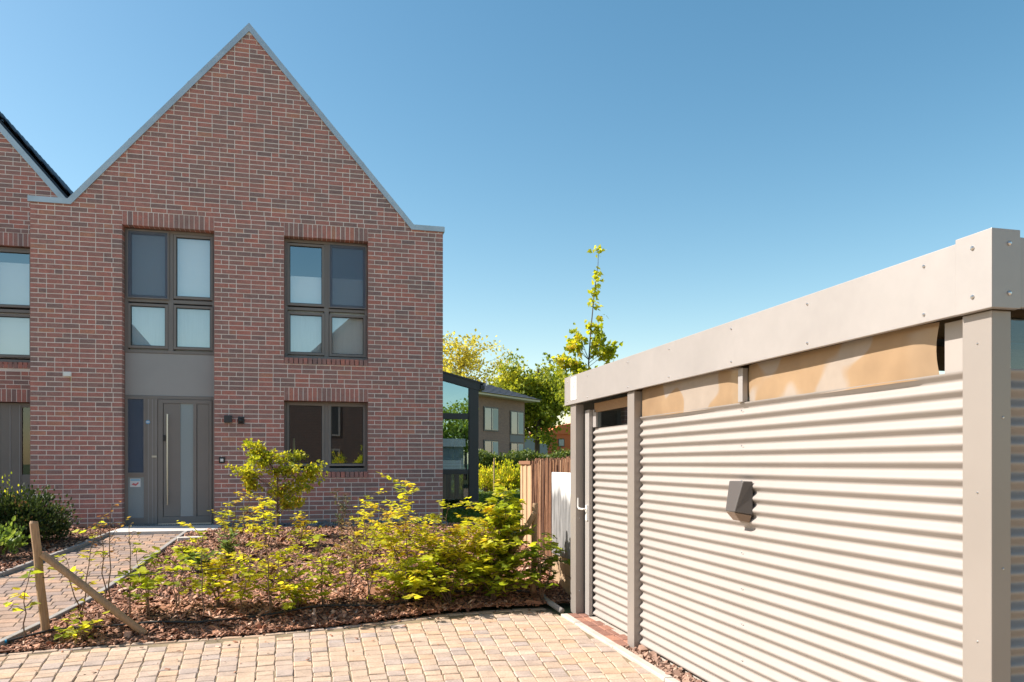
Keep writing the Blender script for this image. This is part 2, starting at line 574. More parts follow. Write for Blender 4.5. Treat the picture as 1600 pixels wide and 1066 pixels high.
def cam_dist(mtx):
    t = mtx.translation
    d = t.x * math.sin(YAW) + t.y * math.cos(YAW)
    u = (t.x * math.cos(YAW) - t.y * math.sin(YAW)) / d
    v = (EYE - t.z) / d
    outside = abs(u) > .70 or v > .30
    return d + (100 if outside else 0)


LENS = (.115, .145, .145, .175)
variants = []
for li, L in enumerate(LENS):
    for k in range(10):
        Vv, Fv = block_variant(li * 50 + k, .139, L, bev=.007, jit=.006)
        variants.append((Vv, Fv, random.random()))
items = []
FC = Vector((.3, -7.7))
dphi = .146 / 14.7
for ci in range(-24, 17):
    phi = ci * dphi
    rho = 12.7 + random.uniform(0, .12)
    while rho < 16.2:
        li = random.choice((0, 1, 1, 2, 3))
        L = LENS[li]
        rc = rho + L / 2
        x, y = FC.x + rc * math.sin(phi), FC.y + rc * math.cos(phi)
        rho += L + .009
        e = edge_front(x)
        if y + L / 2 > e - .12 or x > 2.44 or y < 4.95: continue
        m = Matrix.Translation((x, y, random.uniform(-.003, .003))) @ Matrix.Rotation(-phi + random.uniform(-.015, .015), 4, 'Z') \
            @ Matrix.Rotation(random.uniform(-.01, .01), 4, 'X') @ Matrix.Rotation(random.uniform(-.01, .01), 4, 'Y') @ Matrix.Diagonal((rc / 14.7, 1, 1, 1))
        items.append((li * 10 + random.randrange(10), m))
# edging course along the bed
x = -3.2
while x < 2.3:
    s = (edge_front(x + .1) - edge_front(x)) / .1
    a = math.atan(s)
    m = Matrix.Translation((x + .085 * math.cos(a), edge_front(x + .085) - .055, random.uniform(-.002, .004))) @ Matrix.Rotation(a + math.pi / 2, 4, 'Z') \
        @ Matrix.Diagonal((.72, 1.0, 1, 1))
    items.append((30 + random.randrange(10), m))
    x += .183 * math.cos(a)
pieces(items, variants, 'paver', M['paver'], paving, 300, 'distant_pavers', cam_dist)

# path up to the front door
V, F = [], []
ysp = [6.9 + .3 * i for i in range(23)]
for y in ysp:
    V += [(path_l(y), y, gz(y) - .010), (path_r(y) + .02, y, gz(y) - .010)]
F = [(2 * i, 2 * i + 1, 2 * i + 3, 2 * i + 2) for i in range(len(ysp) - 1)]
path = mesh_obj('path', raw_mesh('path', V, F), M['joint'], kind='structure', label='block paved path climbing to the front door')
pv = []
PL = (.14, .18, .21)
for li, L in enumerate(PL):
    for k in range(8):
        Vv, Fv = block_variant(500 + li * 50 + k, L, .15, jit=.004, bev=.01)
        pv.append((Vv, Fv, random.random()))
items = []
y = 6.95
row = 0
while y < 13.42:
    yc = y + .075
    ang = math.atan((path_r(yc + .3) - path_r(yc)) / .3)
    x = path_r(yc) - .02 - (0 if row % 2 else .07)
    xl = max(path_l(yc), -4.4)
    while x > xl:
        li = random.choice((0, 1, 1, 2))
        x -= PL[li] + .007
        items.append((li * 8 + random.randrange(8), Matrix.Translation((x + PL[li] / 2, yc, gz(yc) + random.uniform(-.003, .002)))
                      @ Matrix.Rotation(.12 + random.uniform(-.01, .01), 4, 'Z') @ Matrix.Rotation(.068, 4, 'X')))
    y += .157
    row += 1
pieces(items, pv, 'path_paver', M['pathpaver'], path, 300, 'path_pavers_far', cam_dist)

# concrete edging between path and bed, and its twin on the far side of the path
for fn, sgn, label in ((path_r, 1, 'concrete kerb edging between door path and planting bed'), (path_l, -1, 'concrete kerb edging on the bush side of the door path')):
    y0 = 7.0 if sgn > 0 else 9.4
    k = MB()
    k.tube([(fn(y0), y0, gz(y0) - .06), (fn(13.4), 13.4, gz(13.4) - .06)], .01, 4)
    root = k.build('kerb', M['kerb'], kind='structure', label=label)
    y = y0
    while y < 13.4:
        y2 = min(y + .98, 13.42)
        e = MB()
        a, b = fn(y) + sgn * .045, fn(y2) + sgn * .045
        z0, z1 = gz(y) + .05, gz(y2) + .05
        for s0 in (0,):
            e.add([(a - .03, y, z0 - .2), (a + .03, y, z0 - .2), (b + .03, y2, z1 - .2), (b - .03, y2, z1 - .2),
                   (a - .03, y, z0), (a + .03, y, z0), (b + .03, y2, z1), (b - .03, y2, z1)],
                  [(0, 3, 2, 1), (4, 5, 6, 7), (0, 1, 5, 4), (1, 2, 6, 5), (2, 3, 7, 6), (3, 0, 4, 7)])
        e.build('edging_stone', M['kerb'], root, bevel=.008)
        y = y2 + .006

# beds
def sheet(name, x0f, x1f, y0, y1, ny, nxs, zf, mat, **kw):
    V, F = [], []
    for j in range(ny + 1):
        for i in range(nxs + 1):
            t = i / nxs
            if callable(y0):
                xx = x0f(8) + (x1f(8) - x0f(8)) * t
                yy = y0(xx) + (y1 - y0(xx)) * j / ny
                xx = x0f(yy) + (x1f(yy) - x0f(yy)) * t
            else:
                yy = y0 + (y1 - y0) * j / ny
                xx = x0f(yy) + (x1f(yy) - x0f(yy)) * t
            V.append((xx, yy, zf(xx, yy)))
    w = nxs + 1
    F = [(j * w + i, j * w + i + 1, (j + 1) * w + i + 1, (j + 1) * w + i) for j in range(ny) for i in range(nxs)]
    return mesh_obj(name, raw_mesh(name, V, F, smooth=True), mat, **kw)


bed = sheet('garden_bed', lambda y: path_r(y) + .05, lambda y: 3.0, edge_front, 14.0, 60, 46, bed_z, M['soil'], kind='structure',
            label='bark mulched planting bed in front of the brick house')
bed2 = sheet('garden_bed', lambda y: -9.0, lambda y: path_l(y) - .06, 9.6, 16.2, 24, 20, lambda x, y: gz(y) + .03, M['soil'], kind='structure',
             label='mulched bed under the dark bush left of the path')


def chips(n, sampler, zf, size, mat, name, label, flat=.14, tilt=.75, cat=None, wr=(.22, .55)):
    P = np.array([sampler() for _ in range(n)])
    z = np.array([zf(x, y) for x, y in P])
    L = size * rng.lognormal(0, .45, n)
    W = L * rng.uniform(*wr, n)
    Hh = L * rng.uniform(flat * .45, flat, n)
    base = np.array([(-1, -1, -1), (1, -1, -1), (1, 1, -1), (-1, 1, -1), (-.8, -.7, 1), (.75, -.8, 1), (.8, .7, 1), (-.7, .8, 1)]) * .5
    yaw = rng.uniform(0, 2 * math.pi, n)
    tx, ty = rng.normal(0, tilt * .6, n), rng.normal(0, tilt * .6, n)
    T = base[None] * np.stack([L, W, Hh], 1)[:, None, :]
    T = T + rng.normal(0, 1, T.shape) * (Hh * .12)[:, None, None]
    def rot(T, a, i, j):
        c, s = np.cos(a)[:, None], np.sin(a)[:, None]
        A, B = T[..., i].copy(), T[..., j].copy()
        T[..., i] = A * c - B * s
        T[..., j] = A * s + B * c
    rot(T, tx, 1, 2); rot(T, ty, 0, 2); rot(T, yaw, 0, 1)
    T[..., 0] += P[:, 0:1]; T[..., 1] += P[:, 1:2]
    T[..., 2] += (z + Hh * .35 + rng.uniform(0, .012, n))[:, None]
    f = np.array([(4, 5, 6, 7), (0, 1, 5, 4), (1, 2, 6, 5), (2, 3, 7, 6), (3, 0, 4, 7)])
    F = (f[None] + (np.arange(n) * 8)[:, None, None]).reshape(-1, 4)
    tone = np.repeat(rng.beta(1.6, 1.9, n), 8)
    return mesh_obj(name, raw_mesh(name, T.reshape(-1, 3), F, tone), mat, label=label, kind='stuff', category=None) if False else \
        mesh_obj(name, raw_mesh(name, T.reshape(-1, 3), F, tone), mat, label=label, kind='stuff', cat=cat)


def s_bed():
    while True:
        x = random.uniform(-2.7, 2.95)
        t = random.random() ** 1.5
        y = edge_front(x) - .03 + (13.95 - edge_front(x)) * t
        if x > path_r(y) + .095: return x, y


chips(46000, s_bed, bed_z, .040, M['bark'], 'bark_mulch', 'brown bark chips covering the planting bed', cat='mulch')


def s_bed2():
    while True:
        y = random.uniform(9.6, 15.5)
        x = path_l(y) - .05 - random.random() ** 1.4 * 3
        return x, y


chips(9000, s_bed2, lambda x, y: gz(y) + .03, .04, M['bark'], 'bark_mulch', 'brown bark chips under the dark bush beside the path', cat='mulch')
chips(3500, lambda: (random.uniform(-1.62, 2.3), random.uniform(13.95, 14.56)), lambda x, y: .44, .035, M['pebble'], 'pebble_strip',
      'grey pebble strip along the foot of the brick facade', flat=.7, cat='pebbles', wr=(.6, .95))

for i, (x, y, lx, ly, a, lab) in enumerate(((-1.85, 12.55, .42, .22, .1, 'pale flat stepping stone nearest the door slab'),
                                            (-.35, 13.6, .5, .2, .05, 'pale flat stepping stone below the ground floor window'),
                                            (.45, 13.6, .45, .2, -.05, 'pale flat stepping stone right of the conical shrub'),
                                            (2.0, 13.6, .5, .2, 0, 'pale flat stepping stone near the house corner'))):
    c, s = math.cos(a), math.sin(a)
    pl = [(-.5, -.42), (-.1, -.5), (.45, -.45), (.52, .1), (.3, .5), (-.3, .47), (-.53, .15)]
    poly = [(x + (px * lx) * c - (py * ly) * s, y + (px * lx) * s + (py * ly) * c) for px, py in pl]
    z = bed_z(x, y)
    MB().prism(poly, z - .03, z + .035, 'z').build('stepping_stone', M['stone'], top=True, bevel=.006, label=lab, cat='stone', group='stepping stones in the bed')

def s_litter():
    x = random.uniform(-2.4, 2.35)
    return x, edge_front(x) - .02 - random.random() ** 2.5 * 1.4


chips(170, s_litter, lambda x, y: .002, .022, M['bark'], 'bark_litter', 'loose bark crumbs strewn on the paving beside the bed', tilt=.2, cat='bark')
slab = MB()
slab.box(-3.25, 13.44, .25, -1.63, 14.58, .468)
slab.build('door_slab', M['slab'], kind='structure', label='pale concrete slab in front of the front door', bevel=.006)

# lawn beside and behind the house
lawn = sheet('lawn', lambda y: 2.35, lambda y: 14.0, 14.0, 42.0, 10, 6, lambda x, y: gz(y) + .002, M['lawn'], kind='structure', label='lawn beside the house')


# ------------------------------------------------------------------ brick wall builder
CW = .25 / 3      # course height
BH = .0695


def fill_row(x0, x1, phase):
    """one course of wild bond between x0 and x1"""
    out, x = [], x0
    first = [.115, .177, .24][phase % 3] if phase >= 0 else .24
    nxt = first
    since = random.randrange(5)
    while x < x1 - .02:
        w = nxt
        if x + w > x1 - .05:
            w = x1 - x
            if w > .26:
                out.append((x, x + w * .5 - .006)); x += w * .5 + .006; w = x1 - x
        out.append((x, min(x + w, x1)))
        x += w + .0125
        since += 1
        if since > 3 and random.random() < .4:
            nxt, since = .115, 0
        else:
            nxt = .24
    return out


def brick_faces(xlb, xrb, xlt, xrt, z0, z1, yf, depth):
    V = [(xlb, yf, z0), (xrb, yf, z0), (xrt, yf, z1), (xlt, yf, z1), (xlb, yf + depth, z0), (xrb, yf + depth, z0), (xrt, yf + depth, z1), (xlt, yf + depth, z1)]
    F = [(0, 1, 2, 3), (1, 5, 6, 2), (5, 4, 7, 6), (4, 0, 3, 7), (3, 2, 6, 7), (4, 5, 1, 0)]
    return V, F


def brick_tone():
    r = random.random()
    if r < .11: return random.uniform(0, .12)
    if r < .42: return random.uniform(.12, .35)
    if r < .95: return random.uniform(.35, .85)
    return random.uniform(.9, 1)


def brick_facade(parent, x0, x1, zb, zt, openings, yf, gable=None, depth=.19, limit=300, soldiers=(), sills=(), show=None):
    """openings: (xa, xb, za, zb) left free of stretchers; gable: (xl, xr, xp, zp) triangle above zt"""
    full, rest = [], []
    nrow = int(((gable[3] if gable else zt) - zb) / CW) + 1
    for r in range(nrow):
        z0 = zb + r * CW
        z1 = z0 + BH
        def lim(z):
            if z <= zt or not gable: return x0, x1
            k = (z - zt) / (gable[3] - zt)
            return gable[0] + (gable[2] - gable[0]) * k, gable[1] + (gable[2] - gable[1]) * k
        if z0 > zt and not gable: break
        if gable and z0 > gable[3] - .1: break
        z1 = min(z1, gable[3]) if gable else min(z1, zt)
        lb, rb = lim(z0)
        lt, rt = lim(z1)
        if z0 <= zt and gable: lb, rb, lt, rt = x0, x1, x0, x1
        segs = [(x0 if z0 <= zt else gable[0] - .0, x1 if z0 <= zt else gable[1])]
        for (xa, xb, za, zb2) in openings:
            if z0 + .03 < zb2 and z1 - .03 > za:
                ns = []
                for s in segs:
                    if xb <= s[0] or xa >= s[1]: ns.append(s); continue
                    if s[0] < xa: ns.append((s[0], xa))
                    if xb < s[1]: ns.append((xb, s[1]))
                segs = ns
        for (sa, sb) in segs:
            for (a, b) in fill_row(sa, sb, r % 2 * 2 if sb - sa > .3 else -1):
                xl0, xr0, xl1, xr1 = max(a, lb), min(b, rb), max(a, lt), min(b, rt)
                if xr0 - xl0 < .02: continue
                if xr1 < xl1: xr1 = xl1 = (xl1 + xr1) / 2
                (full if abs((xr0 - xl0) - .24) < .001 and abs((xr1 - xl1) - .24) < .001 and abs(z1 - z0 - BH) < 1e-6 else rest).append((xl0, xr0, xl1, xr1, z0, z1, 0))
    for (xa, xb, za, h, proud) in list(soldiers) + list(sills):
        k = max(1, round((xb - xa) / CW))
        p = (xb - xa) / k
        for i in range(k):
            rest.append((xa + i * p + .006, xa + (i + 1) * p - .006, xa + i * p + .006, xa + (i + 1) * p - .006, za, za + h, proud))
    # nearest whole bricks are objects that share a dozen meshes
    def seen(b):
        cx, cz = (b[0] + b[1]) / 2, (b[4] + b[5]) / 2
        d = cx * math.sin(YAW) + yf * math.cos(YAW)
        u = (cx * math.cos(YAW) - yf * math.sin(YAW)) / d
        bad = abs(u) > .66 or (show and not show(cx, cz))
        return d + (100 if bad else 0) + abs(cz - 2.2) * .02
    full.sort(key=seen)
    vm = []
    for k in range(14):
        V, F = brick_faces(-.12, .12, -.12, .12, -BH / 2, BH / 2, 0, depth)
        me = raw_mesh('brick', V, F, np.full(8, brick_tone()))
        me.materials.append(M['brick'])
        vm.append(me)
    for b in full[:limit]:
        o = bpy.data.objects.new('brick', random.choice(vm))
        o.location = ((b[0] + b[1]) / 2, yf + random.uniform(-.002, .002), (b[4] + b[5]) / 2)
        put(o, parent)
    VV, FF, TT = [], [], []
    for b in full[limit:] + rest:
        V, F = brick_faces(*b[:6], yf - b[6] + random.uniform(-.002, .002), depth)
        n = len(VV)
        VV += V
        FF += [tuple(i + n for i in f) for f in F]
        TT += [brick_tone()] * 8
    mesh_obj('brickwork', raw_mesh('brickwork', VV, FF, TT), M['brick'], parent, kind='stuff')


def coping(parent, pts, y0, y1, h=.085, name='coping'):
    """sheet-metal edge strip following the line pts = (x, z) on top of a wall"""
    m = MB()
    n = len(pts)
    nrm = []
    for i in range(n):
        a = Vector(pts[max(i - 1, 0)]); b = Vector(pts[min(i + 1, n - 1)])
        if 0 < i < n - 1:
            d1 = (Vector(pts[i]) - a).normalized(); d2 = (b - Vector(pts[i])).normalized()
            n1, n2 = Vector((-d1.y, d1.x)), Vector((-d2.y, d2.x))
            q = (n1 + n2).normalized()
            q = q / max(.3, q.dot(n1))
        else:
            d = (b - a).normalized(); q = Vector((-d.y, d.x))
        nrm.append(q)
    lo = [Vector(p) - q * .012 for p, q in zip(pts, nrm)]
    hi = [Vector(p) + q * h for p, q in zip(pts, nrm)]
    for i in range(n - 1):
        quad = [lo[i], lo[i + 1], hi[i + 1], hi[i]]
        m.add([(p.x, y0, p.y) for p in quad] + [(p.x, y1, p.y) for p in quad],
              [(0, 1, 2, 3), (7, 6, 5, 4), (0, 4, 5, 1), (3, 2, 6, 7), (0, 3, 7, 4), (1, 5, 6, 2)])
    return m.build(name, M['zinc'], parent)


def wall_shell(parent, x0, x1, zb, zt, yf, y1, openings, gable, mat=None):
    """mortar-coloured masonry behind the bricks, with the openings left free"""
    m = MB()
    xs_ = sorted({x0, x1, *[v for o in openings for v in o[:2]]})
    for a, b in zip(xs_, xs_[1:]):
        cuts = sorted([(o[2], o[3]) for o in openings if o[0] < (a + b) / 2 < o[1]])
        z = zb
        for (c, d) in cuts:
            if c > z: m.box(a, yf, z, b, y1, c)
            z = d
        if z < zt: m.box(a, yf, z, b, y1, zt)
    if gable:
        m.prism([(gable[0], zt), (gable[1], zt), (gable[2], gable[3])], yf, y1, 'y')
    return m.build('wall', mat or M['mortar'], parent)


def pane_box(x0, z0, x1, z1, y, t=.006):
    return MB().box(x0, y, z0, x1, y + t, z1)


# ------------------------------------------------------------------ the brick house
HX0, HX1, HYF, HYB = -4.72, 2.317, 14.58, 27.0
ZB, ZE, ZR, XP = .46, 6.0, 9.36, -1.203
house = thing('brick_house', (-1.2, 14.58, .42), 'red brick house with tall pointed gable, grey windows and front door', 'house')
op = [(-3.297, -1.797, .46, 5.71), (-.600, .905, 1.293, 2.71), (-.600, .905, 3.377, 5.71)]
GAB = (-4.10, 1.72, XP, ZR)
wall = wall_shell(house, HX0 + .006, HX1 - .006, ZB - .1, ZE, HYF + .0025, HYF + .19,
                  [(a - .006, b + .006, c - (.1 if c < .5 else -.008), d + .006) for a, b, c, d in op], (GAB[0], GAB[1], XP, ZR - .01))
sold = [(a, b, d, .238, 0) for a, b, c, d in op]
sil = [(a, b, c + .0, .115, .012) for a, b, c, d in op[1:]]
ops_b = [(a, b, c, d + .25) for a, b, c, d in op]
brick_facade(wall, HX0, HX1, ZB, ZE, ops_b, HYF, GAB, soldiers=sold, sills=sil)
rest = MB()
rest.box(HX0 + .006, HYF + .19, .3, HX0 + .2, HYB, ZE - .02)
rest.box(HX1 - .2, HYF + .19, .3, HX1 - .006, HYB, ZE - .02)
rest.box(HX0 + .2, HYB - .2, .3, HX1 - .2, HYB, ZE - .02)
rest.prism([(GAB[0], ZE - .02), (GAB[1], ZE - .02), (XP, ZR - .02)], HYB - .2, HYB, 'y')
rest.build('side_wall', brickpattern('side_brick'), house)
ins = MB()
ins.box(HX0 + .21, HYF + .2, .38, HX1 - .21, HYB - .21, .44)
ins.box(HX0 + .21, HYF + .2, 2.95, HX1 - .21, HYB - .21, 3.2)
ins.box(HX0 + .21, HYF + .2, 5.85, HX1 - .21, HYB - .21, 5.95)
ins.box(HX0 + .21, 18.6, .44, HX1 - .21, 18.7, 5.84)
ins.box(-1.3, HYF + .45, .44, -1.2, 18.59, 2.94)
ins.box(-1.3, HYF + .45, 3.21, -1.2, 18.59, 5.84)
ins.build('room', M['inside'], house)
roof = MB()
for sx, xe in ((-1, GAB[0]), (1, GAB[1])):
    d = Vector((xe - XP, ZE - ZR)).normalized()
    nr = Vector((-d.y, d.x)) if -d.y * sx > 0 else Vector((d.y, -d.x))
    a, b = Vector((XP, ZR)) - nr * .05, Vector((xe, ZE)) - nr * .05 + d * .05
    roof.prism([tuple(a), tuple(b), tuple(b - nr * .15), tuple(a - nr * .15)], HYF + .25, HYB, 'y')
roof.build('roof', M['tile'], house)
coping(house, [(HX0 - .03, ZE), (GAB[0], ZE), (XP, ZR), (GAB[1], ZE), (HX1 + .03, ZE)], HYF - .03, HYF + .26)
for (qa, qb) in (((GAB[0], ZE), (XP, ZR)), ((XP, ZR), (GAB[1], ZE))):
    for t in (.34, .67):
        e = .005
        coping(house, [(qa[0] + (qb[0] - qa[0]) * (t + k), qa[1] + (qb[1] - qa[1]) * (t + k)) for k in (-e, e)], HYF - .0335, HYF + .263, .0885, 'coping_joint')
for (px, pz) in ((.72, 7.30), (1.80, 6.18)):
    MB().tube([(px, HYF + .6, pz - .15), (px, HYF + .6, pz + .06), (px + .03, HYF + .6, pz + .1)], .012, 5).build('snow_guard_hook', M['tile'], house)
MB().box(HX1, HYF + .5, 4.72, HX1 + .03, HYF + .6, 4.86).build('wall_bracket', M['zinc'], house)


def window(parent, x0, x1, z0, z1, yf, mull, transom, panes, sill=True, fw=.055):
    """panes: list of dict(x0,x1,z0,z1, screen, blind)"""
    w = MB().ring(x0, z0, x1, z1, fw, yf, yf + .08)
    if mull: w.box(mull[0], yf + .003, z0 + fw, mull[1], yf + .078, z1 - fw)
    if transom: w.box(x0 + fw, yf + .006, transom[0], x1 - fw, yf + .074, transom[1])
    win = w.build('window', M['frame'], parent, bevel=.004)
    for p in panes:
        a, b, c, d = p['x0'], p['x1'], p['z0'], p['z1']
        MB().ring(a - .045, c - .045, b + .045, d + .045, .045, yf - .012, yf + .06).build('sash', M['frame'], win, bevel=.004)
        MB().ring(a, c, b, d, .010, yf + .012, yf + .058).build('gasket', M['gasket'], win)
        pane_box(a + .010, c + .010, b - .010, d - .010, yf + .03).build('pane', p.get('glass', M['glass']), win)
        if p.get('screen'):
            MB().ring(a - .058, c - .058, b + .058, d + .058, .02, yf - .032, yf - .014).build('screen_frame', M['shed'] if False else M['frame'], win)
            pane_box(a - .037, c - .037, b + .037, d + .037, yf - .022, .002).build('insect_screen', M['screen'], win)
        bl = p.get('blind')
        if bl:
            z_0, z_1, mt = bl
            pane_box(a - .03, z_0, b + .03, z_1, yf + .085, .012).build('blind', M[mt], win)
    return win


YW = HYF + .175
window(house, -3.297, -1.797, 3.515, 5.705, YW, (-2.592, -2.502), (4.415, 4.477), [
    dict(x0=-3.200, x1=-2.632, z0=4.53, z1=5.62, screen=1, blind=(4.5, 5.7, 'blind')),
    dict(x0=-2.452, x1=-1.882, z0=4.545, z1=5.60, blind=(4.5, 5.7, 'blind')),
    dict(x0=-3.200, x1=-2.635, z0=3.642, z1=4.343, blind=(3.58, 4.4, 'curtain')),
    dict(x0=-2.452, x1=-1.884, z0=3.640, z1=4.342, blind=(3.58, 4.4, 'curtain'))])
window(house, -.600, .905, 3.50, 5.705, YW, (.108, .197), (4.40, 4.455), [
    dict(x0=-.508, x1=.070, z0=4.525, z1=5.59, blind=(4.5, 5.045, 'blind')),
    dict(x0=.248, x1=.831, z0=4.525, z1=5.61, screen=1, blind=(4.5, 5.045, 'blind')),
    dict(x0=-.505, x1=.070, z0=3.620, z1=4.315, blind=(3.55, 4.4, 'curtain')),
    dict(x0=.248, x1=.831, z0=3.610, z1=4.307, blind=(3.55, 4.4, 'curtain'))])
window(house, -.600, .905, 1.415, 2.705, YW, (.095, .205), None, [
    dict(x0=-.517, x1=.070, z0=1.555, z1=2.635, glass=M['glass_low']), dict(x0=.233, x1=.827, z0=1.555, z1=2.628, glass=M['glass_low'])], fw=.06)
# zinc sills
for z in (3.495, 1.41):
    MB().prism([(YW - .10, z - .012), (YW + .02, z - .002), (YW + .02, z + .008), (YW - .10, z - .004)], -.6, .905, 'x').build('window_sill', M['frame'], house)
# spandrel panel
MB().box(-3.291, YW + .012, 2.765, -1.803, YW + .07, 3.512).build('spandrel_panel', M['panel'], house)

# front door set
yd = YW
df = MB()
df.box(-3.297, yd, .47, -3.245, yd + .08, 2.762)
df.box(-1.850, yd, .47, -1.797, yd + .08, 2.762)
df.box(-3.245, yd, 2.705, -1.850, yd + .08, 2.762)
df.box(-2.985, yd, .47, -2.760, yd + .08, 2.705)
df.box(-3.245, yd, 1.32, -2.985, yd + .08, 1.40)
df.box(-3.245, yd, .47, -2.985, yd + .08, .60)
door = df.build('door', M['frame'], house, bevel=.004)
for gx in (-2.915, -2.85, -2.79):
    MB().box(gx, yd - .004, .49, gx + .008, yd - .0005, 2.70).build('groove_strip', M['panel'], door)
MB().ring(-3.285, 1.365, -2.955, 2.735, .035, yd - .012, yd + .03).build('screen_frame', M['frame'], door)
pane_box(-3.25, 1.40, -2.99, 2.70, yd + .03).build('pane', M['glass_dark'], door)
pane_box(-3.25, 1.40, -2.99, 2.70, yd + .002, .002).build('insect_screen', M['screen'], door)
pane_box(-3.245, .60, -2.985, 1.32, yd + .03).build('pane', M['glass_frost'], door)
leaf = MB()
leaf.box(-2.752, yd - .012, .50, -2.672, yd + .055, 2.70)
leaf.box(-1.905, yd - .012, .50, -1.856, yd + .055, 2.70)
leaf.box(-2.672, yd - .012, 2.63, -1.905, yd + .055, 2.70)
leaf.box(-2.672, yd - .012, .50, -1.905, yd + .055, .615)
leaf.box(-2.664, yd - .002, .618, -2.388, yd + .05, 2.627)
leaf.box(-2.170, yd - .012, .615, -2.113, yd + .055, 2.63)
leaf.box(-2.105, yd - .002, .618, -1.908, yd + .05, 2.627)
leaf.build('leaf', M['frame'], door, bevel=.003)
pane_box(-2.388, .615, -2.170, 2.63, yd + .012).build('pane', M['glass_frost'], door)
bar = MB()
bar.tube([(-2.588, yd - .07, .825), (-2.588, yd - .07, 2.436)], .014, 10)
for z in (1.0, 2.25): bar.tube([(-2.588, yd - .07, z), (-2.588, yd, z)], .009, 8)
bar.build('handle', M['steel'], door, smooth=False)
MB().box(-2.668, yd - .03, 1.955, -2.628, yd - .003, 2.065).build('lock', M['black'], door, bevel=.004)
MB().box(-2.855, yd - .014, 1.667, -2.775, yd - .005, 1.70).build('name_plate', M['steel'], door)
st = MB()
st.add([(-2.919 + .036 * math.cos(a), yd - .006, 2.294 + .036 * math.sin(a)) for a in np.linspace(0, 2 * math.pi, 24, endpoint=False)], [tuple(range(24))])
stk = surf('blue_sticker', (.12, .34, .62), rough=.4)
st.build('sticker', stk, door, label='small round blue sticker with white bar')
MB().box(-2.945, yd - .0075, 2.285, -2.893, yd - .0065, 2.304).build('sticker_bar', M['white'], door)
nt_ = MB().box(-3.215, yd + .022, 1.145, -3.045, yd + .026, 1.295)
nt_.build('notice', surf('notice_paper', (.72, .74, .76), rough=.6), door, label='small printed notice behind the lower side pane')
MB().box(-3.205, yd + .0205, 1.25, -3.055, yd + .0215, 1.287).build('notice_print', surf('notice_blue', (.30, .52, .68), rough=.6), door)
MB().add([(-3.19, yd + .0205, 1.19), (-3.16, yd + .0205, 1.215), (-3.12, yd + .0205, 1.20), (-3.08, yd + .0205, 1.235), (-3.075, yd + .0205, 1.205), (-3.12, yd + .0205, 1.165), (-3.17, yd + .0205, 1.18)],
         [tuple(range(7))]).build('notice_print', surf('notice_red', (.62, .16, .17), rough=.6), door)
gr = MB()
gr.box(-3.29, yd - .16, .455, -1.80, yd - .01, .472)
gr.build('threshold', M['black'], house)
sl = MB()
for i in range(38):
    sl.box(-3.28 + i * .039, yd - .15, .473, -3.28 + i * .039 + .016, yd - .02, .482)
sl.build('grate_bar', M['zinc'], house, kind='stuff')
MB().box(-2.75, yd - .03, .475, -1.86, yd - .008, .498).build('weather_bar', M['steel'], house)

# fittings on the facade
w = thing('wall_lamp', (-1.556, HYF, 2.29), 'dark cube wall lamp beside the front door, left of the pair', 'lamp', 'dark fittings right of the door')
MB().box(-1.62, HYF - .115, 2.285, -1.49, HYF - .02, 2.415).build('lamp_body', M['lamp'], w, bevel=.008)
MB().box(-1.60, HYF - .02, 2.30, -1.51, HYF + .004, 2.40).build('back_plate', M['black'], w)
w = thing('motion_sensor', (-1.34, HYF, 2.27), 'small dark round motion sensor right of the cube wall lamp', 'sensor', 'dark fittings right of the door')
MB().box(-1.395, HYF - .035, 2.27, -1.285, HYF + .004, 2.40).build('back_plate', M['lamp'], w, bevel=.01)
MB().tube([(-1.34, HYF - .035, 2.33), (-1.34, HYF - .07, 2.325), (-1.34, HYF - .085, 2.32)], [.045, .038, .018], 12).build('lens', M['black'], w, smooth=True)
w = thing('door_bell', (-1.66, HYF, 1.56), 'square black door bell with white button right of the door', 'door bell')
MB().box(-1.715, HYF - .022, 1.565, -1.615, HYF + .004, 1.675).build('bell_plate', M['black'], w, bevel=.006)
MB().box(-1.69, HYF - .03, 1.595, -1.64, HYF - .021, 1.645).build('button', M['white'], w, bevel=.003)
w = thing('alarm_sensor', (-4.145, HYF, 3.03), 'small white box on the brick wall left of the door', 'sensor')
MB().box(-4.205, HYF - .045, 3.045, -4.085, HYF + .004, 3.125).build('housing', M['white'], w, bevel=.008)
MB().tube([(-4.11, HYF - .015, 3.05), (-4.10, HYF - .012, 2.99), (-4.105, HYF + .0, 2.96)], .005, 5).build('cable', surf('yellow_cable', (.4, .28, .06)), w)

# objects on the inner window ledge
MB().box(-.598, YW + .12, 1.42, .903, YW + .34, 1.45).build('inner_ledge', M['white'], house)
for x, h, lab in ((-.44, .58, 'slim pale candle holder on the ledge behind the ground floor window'),):
    MB().tube([(x, YW + .2, 1.452), (x, YW + .2, 1.47), (x, YW + .2, 1.49), (x, YW + .2, 1.45 + h * .6), (x, YW + .2, 1.45 + h)], [.05, .05, .022, .03, .014], 10).build(
        'candle_holder', surf('pale_lime', (.5, .52, .25)), top=True, label=lab, cat='candle holder')

